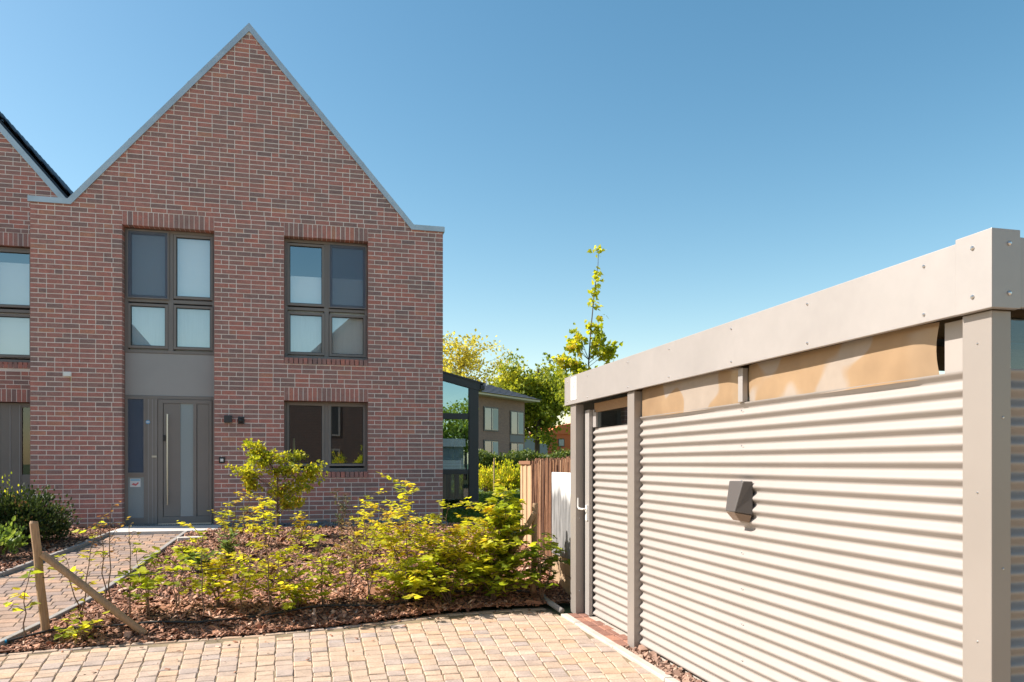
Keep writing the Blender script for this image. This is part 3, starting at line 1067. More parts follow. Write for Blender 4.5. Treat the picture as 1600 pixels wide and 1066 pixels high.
# ------------------------------------------------------------------ neighbouring house, set back on the left
NY = 16.2
nb = thing('brick_house', (-7.4, NY, .42), 'neighbouring brick house at the left edge, partly behind the gabled one', 'house')
ngx = (-10.2, -4.25, -7.225, 9.5)
nop = [(-6.75, -5.20, 3.46, 5.63), (-6.9, -5.05, .46, 2.71)]
NX0, NX1 = -10.8, -4.0
nwall = wall_shell(nb, NX0 + .006, NX1, .36, ZE, NY + .0025, NY + .19, [(a - .006, b + .006, c - .05, d + .006) for a, b, c, d in nop], (ngx[0], ngx[1], ngx[2], ngx[3] - .01))
brick_facade(nwall, -6.9 - .006, NX1, .46, ZE + .04, [(a, b, c - (.14 if c > 3 else 0), d + .25) for a, b, c, d in nop], NY, None, soldiers=[(a, b, d, .238, 0) for a, b, c, d in nop],
             sills=[(-6.75, -5.2, 3.34, .115, .012)], limit=0)
# gable bricks are the ones in view
brick_facade(nwall, -8.5, NX1, .46 + 67 * CW, .46 + 67 * CW + .001, [], NY, (ngx[0], ngx[1], ngx[2], ngx[3]), limit=120, show=lambda x, z: x > -5.95 and z < 8)
MB().box(NX0, NY + .0, .46, -6.91, NY + .1, ZE).build('side_wall', brickpattern('side_brick_far'), nb)
nr_ = MB()
nr_.box(NX0, NY + .19, .3, NX0 + .2, 27, ZE)
nr_.box(NX0 + .2, 18.6, .44, -4.8, 18.7, 5.9)
nr_.box(NX0 + .2, NY + .2, 2.95, -4.8, 18.59, 3.2)
nr_.box(NX0 + .2, NY + .2, 5.75, -4.8, 18.59, 5.9)
nr_.build('room', M['inside'], nb)
coping(nb, [(ngx[0], ZE), (ngx[2], ngx[3]), (ngx[1], ZE)], NY - .03, NY + .24, .09)
window(nb, -6.75, -5.20, 3.46, 5.62, NY + .1, (-6.02, -5.93), (4.40, 4.46), [
    dict(x0=-5.88, x1=-5.28, z0=4.54, z1=5.53, blind=(4.5, 5.35, 'blind')), dict(x0=-5.88, x1=-5.28, z0=3.60, z1=4.32, blind=(3.55, 4.4, 'blind')),
    dict(x0=-6.66, x1=-6.07, z0=4.54, z1=5.53, blind=(4.5, 5.35, 'blind')), dict(x0=-6.66, x1=-6.07, z0=3.60, z1=4.32, blind=(3.55, 4.4, 'blind'))])
nd = MB()
nd.box(-6.9, NY + .12, .46, -5.42, NY + .18, 2.70)
nd.box(-5.12, NY + .12, .46, -5.05, NY + .18, 2.70)
nd.box(-5.42, NY + .12, 2.62, -5.12, NY + .18, 2.70)
nd.box(-5.42, NY + .12, .46, -5.12, NY + .18, 1.35)
ndo = nd.build('door', M['frame'], nb, bevel=.004)
for gx in (-6.3, -6.05, -5.80, -5.62, -5.46):
    MB().box(gx, NY + .113, .5, gx + .012, NY + .1195, 2.66).build('groove_strip', M['panel'], ndo)
pane_box(-5.42, 1.35, -5.12, 2.62, NY + .15).build('pane', M['glass_dark'], ndo)
MB().box(-5.19, NY + .147, 1.42, -5.125, NY + .149, 1.60).build('notice', M['white'], ndo)
# roof: pantiles laid one by one where the slope shows over the coping
nroof = MB()
dN = Vector((ngx[1] - ngx[2], ZE - ngx[3])).normalized()
nN = Vector((-dN.y, dN.x))
if nN.x < 0: nN = -nN
a = Vector((ngx[2], ngx[3])) + nN * .13
b = Vector((ngx[1], ZE)) + nN * .13 + dN * .5
nroof.prism([tuple(a), tuple(b), tuple(b - nN * .15), tuple(a - nN * .15)], NY + .25, 27, 'y')
a2 = Vector((ngx[2], ngx[3])); b2 = Vector((ngx[0], ZE))
nroof.prism([tuple(a2), tuple(b2), tuple(b2 - Vector((0, .2))), tuple(a2 - Vector((0, .2)))], NY + .25, 27, 'y')
nro = nroof.build('roof', M['tile'], nb)
tv = []
nseg = 7
for i in range(nseg + 1):
    t = i / nseg
    hgt = .030 * math.sin(t * math.pi * 2 * .9 + .2) + .02
    tv.append((t * .30, hgt))
V, F = [], []
for s_, dz in ((0, .030), (.37, .004)):
    for (ty, th) in tv: V.append((s_, ty, th + dz))
for (ty, th) in tv: V.append((.37, ty, th - .02))
V2 = []
k = nseg + 1
for i in range(nseg):
    F.append((i, i + 1, k + i + 1, k + i))
    F.append((k + i, k + i + 1, 2 * k + i + 1, 2 * k + i))
tile_me = raw_mesh('roof_tile', V, F, smooth=True)
tile_me.materials.append(M['tile'])
ux = Vector((dN.x, 0, dN.y)); uz = Vector((nN.x, 0, nN.y)); uy = Vector((0, 1, 0))
cnt = 0
for r in range(13):
    for c in range(22):
        p0 = Vector((ngx[2], NY + .24, ngx[3])) + ux * (.35 + r * .33) + uy * (c * .28) + uz * .15
        if p0.x < -6.6: continue
        mtx = Matrix(((ux.x, uy.x, uz.x, p0.x), (ux.y, uy.y, uz.y, p0.y), (ux.z, uy.z, uz.z, p0.z), (0, 0, 0, 1)))
        o = bpy.data.objects.new('roof_tile', tile_me)
        o.matrix_basis = mtx
        put(o, nro)
        cnt += 1
MB().add([(-4.87, NY + .7, 6.75), (-4.66, NY + .7, 6.42), (-4.66, NY + 1.0, 6.42), (-4.80, NY + .72, 6.80), (-4.62, NY + 1.0, 6.62)],
         [(0, 1, 3), (1, 2, 4, 3), (0, 3, 4, 2), (0, 2, 1)]).build('roof_vent', M['tile'], nb)

# ------------------------------------------------------------------ glazed lean-to on the house's right side
SY = 18.0
sr = thing('sunroom', (3.0, SY, .42), 'dark framed glazed lean-to beside the brick house corner', 'sunroom')
def sr_top(x): return 3.71 - (x - 2.86) * .253
fr = MB()
fr.box(3.49, SY, .42, 3.724, SY + .16, sr_top(3.6) - .02)
fr.box(2.32, SY, .42, 2.45, SY + .16, sr_top(2.4) - .2)
fr.prism([(2.32, sr_top(2.32)), (3.76, sr_top(3.76)), (3.76, sr_top(3.76) - .19), (2.32, sr_top(2.32) - .19)], SY - .01, SY + .17, 'y')
fr.box(2.45, SY + .02, 2.61, 3.49, SY + .12, 2.75)
fr.box(2.45, SY + .02, 1.30, 3.49, SY + .12, 1.42)
fr.box(2.45, SY + .02, .42, 3.49, SY + .12, .52)
fr.box(3.60, SY + .16, .42, 3.72, 22.0, .55)
fr.box(3.60, SY + .16, 3.25, 3.74, 22.0, 3.42)
for y in (19.3, 20.6, 21.9): fr.box(3.60, y, .55, 3.72, y + .1, 3.25)
fr.build('frame', M['anth'], sr, bevel=.006)
ga = MB().prism([(2.45, 2.75), (3.49, 2.75), (3.49, sr_top(3.49) - .19), (2.45, sr_top(2.45) - .19)], SY + .06, SY + .07, 'y')
M['glass_sun'] = glassmat('sunroom_glass', 6.5, (.6, .7, .74), refl=(.52, .80, .98))
ga.build('pane', M['glass_sun'], sr)
pane_box(2.45, 1.42, 3.49, 2.61, SY + .06).build('pane', M['glass_sun'], sr)
pane_box(2.45, .52, 3.49, 1.30, SY + .06).build('pane', M['glass_dark'], sr)
MB().box(3.655, SY + .17, .56, 3.665, 22.0, 3.24).build('pane', M['glass_dark'], sr)
MB().prism([(2.32, sr_top(2.32) - .01), (3.85, sr_top(3.85) - .01), (3.85, sr_top(3.85) + .03), (2.32, sr_top(2.32) + .03)], SY - .03, 22.1, 'y').build('roof', M['anth'], sr)
MB().box(3.76, SY - .04, 3.32, 3.87, 22.1, 3.43).build('gutter', M['anth'], sr, bevel=.01)
for i, z in enumerate((1.44, 1.51, 1.58, 1.65)):
    MB().box(2.46, SY + .09, z, 3.48, SY + .14, z + .03).build('blind_slat', surf('blind_slat_metal%d' % i, (.33, .34, .34), rough=.4), sr)
MB().box(2.46, SY + .30, .55, 2.98, SY + .36, 1.30).build('cupboard', M['stake'], sr)
MB().box(2.35, 21.9, .42, 3.7, 22.05, 3.3).build('back_wall', M['anth'], sr)

# ------------------------------------------------------------------ corrugated storage shed on the right
XP_, XF = 2.58, 2.555
FT, FB = 2.475, 2.18
shed = thing('storage_shed', (3.9, 5.1, 0), 'champagne metal shed with corrugated walls and translucent top strip on the right', 'shed')


def post(y0, y1, x0=XP_, x1=2.67, z0=0.0, z1=FB - .004, name='post'):
    return MB().box(x0, y0, z0, x1, y1, z1).build(name, M['post'], shed, bevel=.004)


def corrugated(name, u0, u1, z0, z1, plane, axis, lam=.076, amp=.0133, flip=1):
    """wave runs up the wall; axis x: sheet lies at x = plane, u along y"""
    nz = int((z1 - z0) / lam * 18)
    A, B = [], []
    for i in range(nz + 1):
        z = z0 + (z1 - z0) * i / nz
        ph = (z - z0) / lam * 2 * math.pi
        o = plane - amp * math.sin(ph) * flip
        for k, L in ((0, A), (.0012, B)):
            L += [(o + k, u0, z), (o + k, u1, z)] if axis == 'x' else [(u0, o + k, z), (u1, o + k, z)]
    n = len(A)
    F = [(2 * i, 2 * i + 1, 2 * i + 3, 2 * i + 2) for i in range(nz)]
    F += [(n + 2 * i + 1, n + 2 * i, n + 2 * i + 2, n + 2 * i + 3) for i in range(nz)]
    return mesh_obj(name, raw_mesh(name, A + B, F, smooth=True), M['corr'], shed)


post(7.53, 7.70)
post(6.02, 6.165)
MB().box(XP_ - .005, 2.473, 0, 2.67, 2.616, FB - .006).build('post', M['post'], shed, bevel=.004)
post(7.61, 7.70, 5.2, 5.3)
post(2.473, 2.616, 5.2, 5.3)
for (y0, y1) in ((4.375, 4.43),): post(y0, y1, 2.615, 2.655, 1.958, FB - .004, 'mullion').data.materials[0] = M['shed']
MB().box(2.640, 2.617, 1.958, 2.652, 2.775, FB - .004).build('stile', M['corr'], shed)
wp = corrugated('wall_panel', 2.60, 6.015, .037, 1.956, 2.642, 'x')
corrugated('wall_panel', 2.672, 5.25, .03, 1.956, 2.56, 'y')
dr = corrugated('door_panel', 6.17, 7.352, .03, 1.92, 2.715, 'x')
dfm = MB()
dfm.box(2.662, 7.355, .02, 2.70, 7.475, 2.11)
dfm.box(2.70, 7.26, 1.93, 2.76, 7.355, 2.11)
dfm.build('door_frame', M['shed'], dr, bevel=.003)
h = MB()
h.box(2.648, 7.375, .985, 2.6615, 7.425, 1.14)
h.tube([(2.655, 7.40, 1.10), (2.615, 7.40, 1.10), (2.605, 7.42, 1.10), (2.605, 7.50, 1.10), (2.605, 7.525, 1.115), (2.605, 7.53, 1.21)], .0095, 8)
h.build('handle', surf('white_handle', (.72, .70, .66), rough=.35), dr, smooth=False)
# fascia, corner cover
MB().box(XF, 2.60, FB, XF + .03, 7.79, FT).build('fascia', M['shed'], shed, bevel=.003)
MB().box(2.66, 2.4525, FB + .004, 5.35, 2.48, FT - .012).build('fascia', M['shed'], shed, bevel=.003)
MB().box(XF, 7.79, FB, 5.35, 7.82, FT).build('fascia', M['shed'], shed)
cc = MB()
cc.prism([(XF - .014, 2.44), (XF + .125, 2.44), (XF + .125, 2.47), (XF + .02, 2.47), (XF + .02, 2.617), (XF - .014, 2.617)], FB - .004, FT + .012, 'z')
cc.box(XF + .021, 2.471, FT - .004, XF + .124, 2.616, FT + .010)
cc.build('corner_cover', M['shed'], shed, bevel=.003)
rf = MB()
rf.box(XF + .03, 2.49, FT - .06, 5.35, 7.785, FT - .035)
rf.build('roof', M['greywall'], shed)
for y in (3.4, 4.6, 5.8, 6.9):
    MB().box(2.70, y, 2.24, 5.2, y + .06, FT - .065).build('rafter', M['woodin'], shed)
MB().box(2.70, 6.3, 2.08, 2.76, 7.3, 2.17).build('lintel_beam', M['woodin'], shed)
MB().box(5.20, 2.62, .0, 5.22, 7.61, FB).build('back_wall', M['shed'], shed)
MB().box(2.70, 7.66, .0, 5.2, 7.68, FB).build('end_wall', M['shed'], shed)
MB().box(2.66, 2.5, -.03, 5.25, 7.75, .012).build('floor', M['concrete'], shed)


def film(y0, y1, curl0, curl1, x=2.635, z0=1.944, z1=FB + .01, n=24):
    V, F = [], []
    for j in range(7):
        for i in range(n + 1):
            t = i / n
            y = y0 + (y1 - y0) * t
            z = z0 + (z1 - z0) * j / 6
            k = curl0 * max(0, 1 - t / .10) ** 2 + curl1 * max(0, (t - .90) / .10) ** 2
            sag = .006 * math.sin(3 * y + 4 * z)
            V.append((x + sag + k * .022, y + k * .02 * math.sin(j / 6 * math.pi), z))
    w_ = n + 1
    F = [(j * w_ + i, j * w_ + i + 1, (j + 1) * w_ + i + 1, (j + 1) * w_ + i) for j in range(6) for i in range(n)]
    return mesh_obj('film_pane', raw_mesh('film', V, F, smooth=True), M['film'], shed)


film(4.46, 6.00, 1, .3)
film(2.815, 4.365, 1, 1)
pane_box_ = MB().box(2.72, 6.18, 1.925, 2.725, 7.25, 2.17)
pane_box_.build('pane', M['glass_dark'], shed)
MB().box(2.68, 2.565, 1.94, 5.2, 2.57, 2.17).build('pane', M['glass_dark'], shed)
# bolts
bm = MB().tube([(0, 0, 0), (-.004, 0, 0), (-.009, 0, 0)], [.0095, .009, .004], 8)
bx_me = None
def bolt(p, ax='x', s=1.0):
    global bx_me
    if bx_me is None:
        bx_me = raw_mesh('bolt', [v for v in bm.v], [f for f in bm.f if len(f) == 4], smooth=True)
        cap = MB()
        bx_me = bpy.data.meshes.new('bolt')
        bx_me.from_pydata(bm.v, [], bm.f)
        bx_me.materials.append(M['steel'])
    o = bpy.data.objects.new('bolt', bx_me)
    o.matrix_basis = Matrix.Translation(p) @ (Matrix.Rotation(math.pi / 2, 4, 'Z') if ax == 'y' else Matrix.Identity(4)) @ Matrix.Scale(s, 4)
    put(o, shed)
for y in (2.80, 3.62, 4.405, 5.3, 6.09, 7.1, 7.72):
    for z in (FT - .05, FB + .035): bolt((XF, y, z), s=.8)
for y in (2.53,):
    for z in (FT - .045, FB + .055): bolt((XF - .014, y, z))
for z in (FT - .045, FB + .055): bolt((XF + .07, 2.44, z), 'y')
for z in (1.90, 1.675, 1.45, 1.22, .99, .76, .535, .30, .08): bolt((2.632, 4.41, z + .005), s=.6)
for z in (.55, 1.15, 1.75): bolt((XP_ - .005, 2.54, z + .3), s=.5); bolt((2.63, 2.473, z), 'y', .55)
for z in (.25, 1.0): bolt((2.62, 7.53, z), 'y', .6)
# label plate on the fascia
MB().box(XF - .004, 7.43, FB + .04, XF - .0005, 7.60, FT - .02).build('label_plate', surf('white_label', (.85, .85, .83), rough=.4), shed, label='white label plate with small black logo')
lg = MB()
lg.add([(XF - .0055, y, z) for y, z in ((7.50, 2.40), (7.475, 2.41), (7.505, 2.345), (7.525, 2.335))], [(0, 1, 2, 3)])
lg.add([(XF - .0055, y, z) for y, z in ((7.535, 2.345), (7.515, 2.33), (7.495, 2.315), (7.51, 2.31))], [(0, 1, 2, 3)])
lg.add([(XF - .0055, y, z) for y, z in ((7.485, 2.315), (7.475, 2.315), (7.475, 2.30), (7.485, 2.30))], [(0, 1, 2, 3)])
lg.build('logo', M['black'], shed)

# wedge lamp on the shed wall
wl = thing('wall_light', (2.60, 4.37, 1.2), 'dark grey wedge shaped wall light on the corrugated shed', 'lamp')
y0, y1 = 4.279, 4.464
b = MB()
xw = 2.632
b.add([(xw, y0, 1.455), (xw, y1, 1.455), (xw - .062, y0 + .012, 1.455), (xw - .062, y1 - .004, 1.455),
       (xw, y0, 1.245), (xw, y1, 1.26), (xw - .105, y0 + .045, 1.262), (xw - .105, y1 - .03, 1.262)],
      [(0, 1, 3, 2), (2, 3, 7, 6), (0, 2, 6, 4), (1, 5, 7, 3), (4, 6, 7, 5), (0, 4, 5, 1)])
b.build('housing', surf('grey_lamp_plastic', (.095, .085, .08), rough=.35), wl, bevel=.006)
b = MB()
b.add([(xw - .004, y0 + .006, 1.242), (xw - .004, y1 - .006, 1.256), (xw - .103, y0 + .047, 1.26), (xw - .103, y1 - .032, 1.26),
       (xw - .004, y0 + .03, 1.195), (xw - .004, y1 - .03, 1.20), (xw - .06, y0 + .055, 1.205), (xw - .06, y1 - .05, 1.205)],
      [(0, 1, 3, 2), (2, 3, 7, 6), (0, 2, 6, 4), (1, 5, 7, 3), (4, 6, 7, 5), (0, 4, 5, 1)])
b.build('lens', surf('brown_lens', (.2, .14, .10), rough=.15), wl, bevel=.004)

# kerb, red clay threshold and gravel strip along the shed
k = MB().box(2.425, 2.1, -.15, 2.485, 7.52, -.02)
kr = k.build('kerb', M['concrete'], kind='structure', label='pale concrete kerb along the foot of the shed')
y = 2.1
while y < 7.5:
    y2 = min(y + .995, 7.53)
    MB().box(2.418, y, -.1, 2.492, y2, .022 + random.uniform(-.003, .003)).build('edging_stone', M['concrete'], kr, bevel=.008)
    y = y2 + .005
th_ = MB().box(2.49, 2.1, -.1, 2.75, 7.56, -.022).build('threshold_bed', M['joint'], kind='structure', label='strip of red clay pavers and gravel under the shed door')
tvs = []
for kk in range(8):
    Vv, Fv = block_variant(900 + kk, .10, .2, jit=.004, bev=.008)
    tvs.append((Vv, Fv, random.random()))
items = []
y = 6.12
while y < 7.5:
    for xx in (2.545, 2.652):
        items.append((random.randrange(8), Matrix.Translation((xx, y + .1, .012 + random.uniform(-.003, .003))) @ Matrix.Rotation(random.uniform(-.02, .02), 4, 'Z')))
    y += .206
pieces(items, tvs, 'clay_paver', M['redpaver'], th_, 300)
chips(1500, lambda: (random.uniform(2.495, 2.66), random.uniform(2.2, 6.08)), lambda x, y: -.012, .022, M['gravel'], 'gravel_strip', 'reddish gravel strip at the foot of the shed wall', flat=.8, cat='gravel', wr=(.6, .95))

# ------------------------------------------------------------------ fence, board and timbers behind the shed
fence = thing('brushwood_fence', (3.0, 9.8, .2), 'brown brushwood fence behind the shed corner', 'fence')
y = 8.35
V_, F_, T_ = [], [], []
nst = 0
fm = MB()
for layer in range(3):
    y = 8.3
    while y < 10.66:
        r_ = random.choice((.005, .007, .009, .012, .018))
        y += r_ * 1.5
        top = 1.60 + random.uniform(-.06, .045) + (.02 if y < 9.2 else 0)
        xx = 3.0 + layer * .022 + random.uniform(-.022, .015)
        fm.tv = min(1, max(0, random.gauss(.40, .32)))
        fm.tube([(xx, y, .1), (xx + random.uniform(-.012, .012), y + random.uniform(-.015, .015), .85), (xx + random.uniform(-.012, .012), y + random.uniform(-.02, .02), top)], [r_, r_ * .95, r_ * .8], 4)
fm.build('brushwood', M['brush'], fence, kind='stuff')
for i in range(7):
    ya = 10.665 + i * .09
    p = MB()
    p.tv = random.random()
    p.box(2.985 + random.uniform(-.008, .008), ya, .12, 3.03, ya + .083, 1.575 + random.uniform(-.012, .012))
    p.build('plank', M['plank'], fence, bevel=.005)
MB().box(3.045, 8.3, 1.3, 3.08, 11.3, 1.38).build('rail', M['rust'], fence)
MB().box(2.96, 10.66, 1.55, 3.05, 11.3, 1.60).build('top_band', M['brush'], fence)


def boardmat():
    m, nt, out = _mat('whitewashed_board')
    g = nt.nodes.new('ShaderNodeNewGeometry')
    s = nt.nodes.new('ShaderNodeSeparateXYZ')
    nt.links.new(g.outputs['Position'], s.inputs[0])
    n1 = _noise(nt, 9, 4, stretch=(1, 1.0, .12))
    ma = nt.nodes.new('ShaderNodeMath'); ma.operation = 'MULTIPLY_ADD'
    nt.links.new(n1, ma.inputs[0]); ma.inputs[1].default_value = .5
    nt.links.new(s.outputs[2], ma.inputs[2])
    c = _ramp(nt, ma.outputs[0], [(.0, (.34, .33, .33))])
    mr = nt.nodes.new('ShaderNodeMapRange')  # grey lower part: a cast shadow painted into the colour, plus stains
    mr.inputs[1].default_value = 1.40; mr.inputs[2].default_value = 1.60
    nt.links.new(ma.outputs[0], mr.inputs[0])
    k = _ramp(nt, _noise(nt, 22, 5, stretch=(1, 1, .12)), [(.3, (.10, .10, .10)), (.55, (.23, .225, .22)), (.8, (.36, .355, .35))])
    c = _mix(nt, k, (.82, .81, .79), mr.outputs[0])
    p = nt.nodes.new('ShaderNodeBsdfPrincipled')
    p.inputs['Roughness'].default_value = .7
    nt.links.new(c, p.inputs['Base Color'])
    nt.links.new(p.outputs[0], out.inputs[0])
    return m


MB().box(2.70, 8.05, .50, 2.735, 8.76, 1.46).build('white_board', boardmat(), top=True, bevel=.004, label='white board with painted shade and grey weathered streaks on its lower part, behind the shed post', cat='board')
for i, (z0, z1) in enumerate(((.10, .295), (.30, .495))):
    MB().box(2.715, 7.95, z0, 2.76, 8.80, z1).build('timber_board', M['rust'], top=True, bevel=.006,
        label=('lower' if i == 0 else 'upper') + ' brown timber board holding the soil under the white board', cat='board', group='timber boards beside the shed')
MB().tube([(2.46, 7.62, .03), (2.42, 8.1, .07), (2.50, 8.65, .13), (2.50, 9.1, .17)], .03, 8).build('drain_pipe', M['kerb'], top=True, smooth=True,
    label='grey drain pipe lying beside the shed post', cat='pipe')

# ------------------------------------------------------------------ stakes, hose, cord
def stake(name, p0, p1, r, label, group=None):
    p0, p1 = Vector(p0), Vector(p1)
    pts = [p0 + (p1 - p0) * t + Vector((random.uniform(-.004, .004), random.uniform(-.004, .004), 0)) for t in (0, .25, .5, .75, .985, 1)]
    MB().tube(pts, [r, r * 1.02, r * .98, r, r * .97, r * .85], 12).build(name, M['stake'], top=True, label=label, cat='stake', group=group)


stake('wooden_stake', (-2.325, 7.60, -.05), (-2.43, 7.60, 1.055), .036, 'leaning round wooden stake at the front left corner of the bed')
stake('diagonal_stake', (-2.34, 7.54, .77), (-1.50, 7.46, .04), .033, 'slanting round wooden brace leaning on the left stake')
stake('wooden_stake', (2.33, 8.28, -.05), (2.36, 8.28, 1.12), .032, 'upright wooden stake among the shrubs beside the shed post')
stake('diagonal_stake', (2.34, 8.22, 1.02), (1.92, 8.42, .20), .03, 'slanting wooden brace among the shrubs beside the shed')
stake('wooden_stake', (-4.95, 13.2, .40), (-4.95, 13.2, 1.48), .035, 'short wooden stake behind the dark bush by the neighbouring door')

hp = [(-2.62, 7.36), (-2.3, 7.58), (-1.9, 7.60), (-1.5, 7.62), (-1.1, 7.60), (-.6, 7.72), (-.1, 7.86), (.3, 7.90), (.8, 8.0), (1.3, 8.3), (1.9, 8.35), (2.35, 8.2)]
pts = []
for (a, b) in zip(hp, hp[1:]):
    for t in np.linspace(0, 1, 6, endpoint=False):
        x, y = a[0] + (b[0] - a[0]) * t, a[1] + (b[1] - a[1]) * t
        pts.append((x, y + .02 * math.sin(7 * x), bed_z(x, y) + .028 + .012 * math.sin(5 * x + y)))
hose = MB().tube(pts, .011, 7).build('drip_hose', M['hose'], top=True, smooth=True, label='black drip hose snaking along the front of the bed', cat='hose')
MB().tube([(-2.68, 7.33, .045), (-2.62, 7.36, .05)], .018, 8).build('hose_nut', surf('orange_plastic', (.75, .32, .04), rough=.4), hose)
MB().tube([(-2.62, 7.36, .05), (-2.57, 7.39, .052)], .016, 8).build('hose_coupling', surf('blue_plastic', (.03, .30, .50), rough=.4), hose)
MB().tube([(-4.4, 7.75, .60), (-2.36, 7.58, .56), (-1.6, 7.55, .56), (-.6, 7.6, .60)], .0035, 4).build('cord', M['black'], top=True, label='thin dark cord tied to the left stake', cat='cord')


# ------------------------------------------------------------------ plants
LEAF8 = np.array([(0, 0, 0), (.28, .22, .05), (.26, .62, .06), (0, 1, -.05), (-.26, .62, .06), (-.28, .22, .05), (0, .25, -.02), (0, .65, -.03)])
LEAF8F = np.array([(0, 1, 6), (1, 2, 7), (1, 7, 6), (2, 3, 7), (0, 6, 5), (6, 7, 5), (7, 4, 5), (7, 3, 4)])
LOBE = np.array([(0, 0, 0), (.42, .02, .05), (.40, .45, .06), (.20, .62, .02), (.0, 1, -.06), (-.20, .62, .02), (-.40, .45, .06), (-.42, .02, .05), (0, .42, -.03)])
LOBEF = np.array([(0, 1, 8), (1, 2, 8), (2, 3, 8), (3, 4, 8), (4, 5, 8), (5, 6, 8), (6, 7, 8), (7, 0, 8)])
LEAF4 = np.array([(0, 0, 0), (.36, .5, .07), (0, 1, 0), (-.36, .5, .07)])
LEAF4F = np.array([(0, 1, 2), (0, 2, 3)])


def leaves_mesh(P, D, size, tones, shape='leaf', up=.75, droop=.15):
    """P leaf bases (n,3), D pointing directions (n,3)."""
    n = len(P)
    T, Fc = {'leaf': (LEAF8, LEAF8F), 'lobe': (LOBE, LOBEF), 'quad': (LEAF4, LEAF4F)}[shape]
    D = D / (np.linalg.norm(D, axis=1, keepdims=True) + 1e-9)
    D[:, 2] -= droop
    D /= (np.linalg.norm(D, axis=1, keepdims=True) + 1e-9)
    N = rng.normal(0, 1, (n, 3)) * (1 - up)
    N[:, 2] += up
    X = np.cross(D, N)
    X /= (np.linalg.norm(X, axis=1, keepdims=True) + 1e-9)
    Z = np.cross(X, D)
    S = (size * rng.uniform(.65, 1.25, n))[:, None]
    V = P[:, None, :] + (T[None, :, 0:1] * X[:, None, :] + T[None, :, 1:2] * D[:, None, :] + T[None, :, 2:3] * Z[:, None, :]) * S[:, None, :]
    k = len(T)
    F = (Fc[None] + (np.arange(n) * k)[:, None, None]).reshape(-1, 3)
    return raw_mesh('foliage', V.reshape(-1, 3), F, np.repeat(tones, k))


def shrub(name, base, h, spread, label, stems=3, twigs=9, per=8, leaf=.055, mat='leaf_spring', shape='leaf', group=None, bare=.2, cat='shrub',
          lean=(0, 0), up=.75, tone_bias=.06, upright=.55, rs=.008, twig_len=.5):
    x, y = base
    z = bed_z(x, y) if len(base) == 2 else 0
    root = thing(name, (x, y, z), label, cat, group)
    sm = MB()
    P, D, T = [], [], []
    for s in range(stems):
        a = random.uniform(0, 2 * math.pi)
        hh = h * (1 if s == 0 else random.uniform(.55, .95))
        off = spread * random.uniform(.05, .45) if stems > 1 else spread * .08
        p = Vector((x + random.uniform(-.02, .02), y + random.uniform(-.02, .02), z - .03))
        tip = Vector((x + math.cos(a) * off + lean[0], y + math.sin(a) * off + lean[1], z + hh))
        n = 7
        pl = [p + (tip - p) * (i / n) + Vector((random.uniform(-.018, .018), random.uniform(-.018, .018), 0)) * (1 if 0 < i else 0) for i in range(n + 1)]
        sm.tube(pl, [rs * (1 - .75 * i / n) for i in range(n + 1)], 5, cap=False)
        for t in range(twigs):
            f = bare + (1 - bare) * (t + random.random()) / twigs
            q = min(int(f * n), n - 1)
            b0 = pl[q] + (pl[q + 1] - pl[q]) * (f * n - q)
            aa = random.uniform(0, 2 * math.pi)
            ln = spread * twig_len * random.uniform(.5, 1.2) * (1.15 - .65 * f)
            d = Vector((math.cos(aa), math.sin(aa), random.uniform(.1, upright)))
            e = b0 + d * ln
            mid = b0 + d * ln * .5 + Vector((0, 0, .02))
            sm.tube([b0, mid, e], [rs * .45, rs * .33, rs * .18], 4, cap=False)
            tt = min(1, max(0, random.gauss(.5 + tone_bias + .2 * (f - .5), .18)))
            for l in range(int(per * 1.35)):
                k = (l + random.random()) / per
                pos = b0 + (e - b0) * (.15 + .85 * k) + Vector((random.gauss(0, .012), random.gauss(0, .012), random.gauss(0, .012)))
                side = 1 if l % 2 else -1
                dd = d * .5 + Vector((-d.y, d.x, 0)) * side + Vector((random.gauss(0, .3), random.gauss(0, .3), random.gauss(0, .2)))
                P.append(pos); D.append(dd); T.append(min(1, max(0, tt + random.gauss(0, .13))))
    sm.build('stem', M['stem'], root)
    mesh_obj('foliage', leaves_mesh(np.array(P), np.array(D), leaf, np.array(T), shape, up), M[mat], root, kind='stuff')
    return root


G1 = 'young hedge shrubs planted along the front of the bed'
# sparse budding saplings round the left stake
shrub('hedge_shrub', (-2.45, 7.45), .62, .42, 'few-leaved sapling left of the leaning stake', 1, 5, 4, .075, 'leaf_currant', 'lobe', G1, .35, tone_bias=.1)
shrub('hedge_shrub', (-2.10, 7.75), .92, .45, 'sparse yellow-leaved sapling just right of the leaning stake', 2, 6, 4, .07, 'leaf_currant', 'lobe', G1, .35, tone_bias=.1)
shrub('hedge_shrub', (-1.93, 7.95), 1.05, .34, 'thin sapling with reddish budding top behind the slanting brace', 2, 8, 4, .042, 'leaf_bud', 'leaf', G1, .45, tone_bias=.25, upright=1.1)
shrub('hedge_shrub', (-1.70, 7.80), .86, .30, 'nearly bare sapling crossing the slanting brace', 1, 8, 2, .04, 'leaf_bud', 'leaf', G1, .4, upright=1.1)
shrub('hedge_shrub', (-1.55, 7.85), .62, .45, 'leafy green currant at the foot of the slanting brace', 2, 8, 6, .085, 'leaf_currant', 'lobe', G1, .25, tone_bias=-.18)
shrub('hedge_shrub', (-1.35, 8.1), .55, .40, 'yellowish currant behind the foot of the brace', 2, 6, 5, .07, 'leaf_currant', 'lobe', G1, .3)
shrub('hedge_shrub', (-1.05, 7.75), .75, .28, 'nearly bare twig right of the brace foot', 1, 6, 2, .045, 'leaf_bud', 'leaf', G1, .4, upright=.9)
shrub('hedge_shrub', (-1.98, 7.42), .22, .45, 'low currant shoots at the foot of the leaning stake', 2, 6, 5, .065, 'leaf_currant', 'lobe', G1, .1, tone_bias=.1)
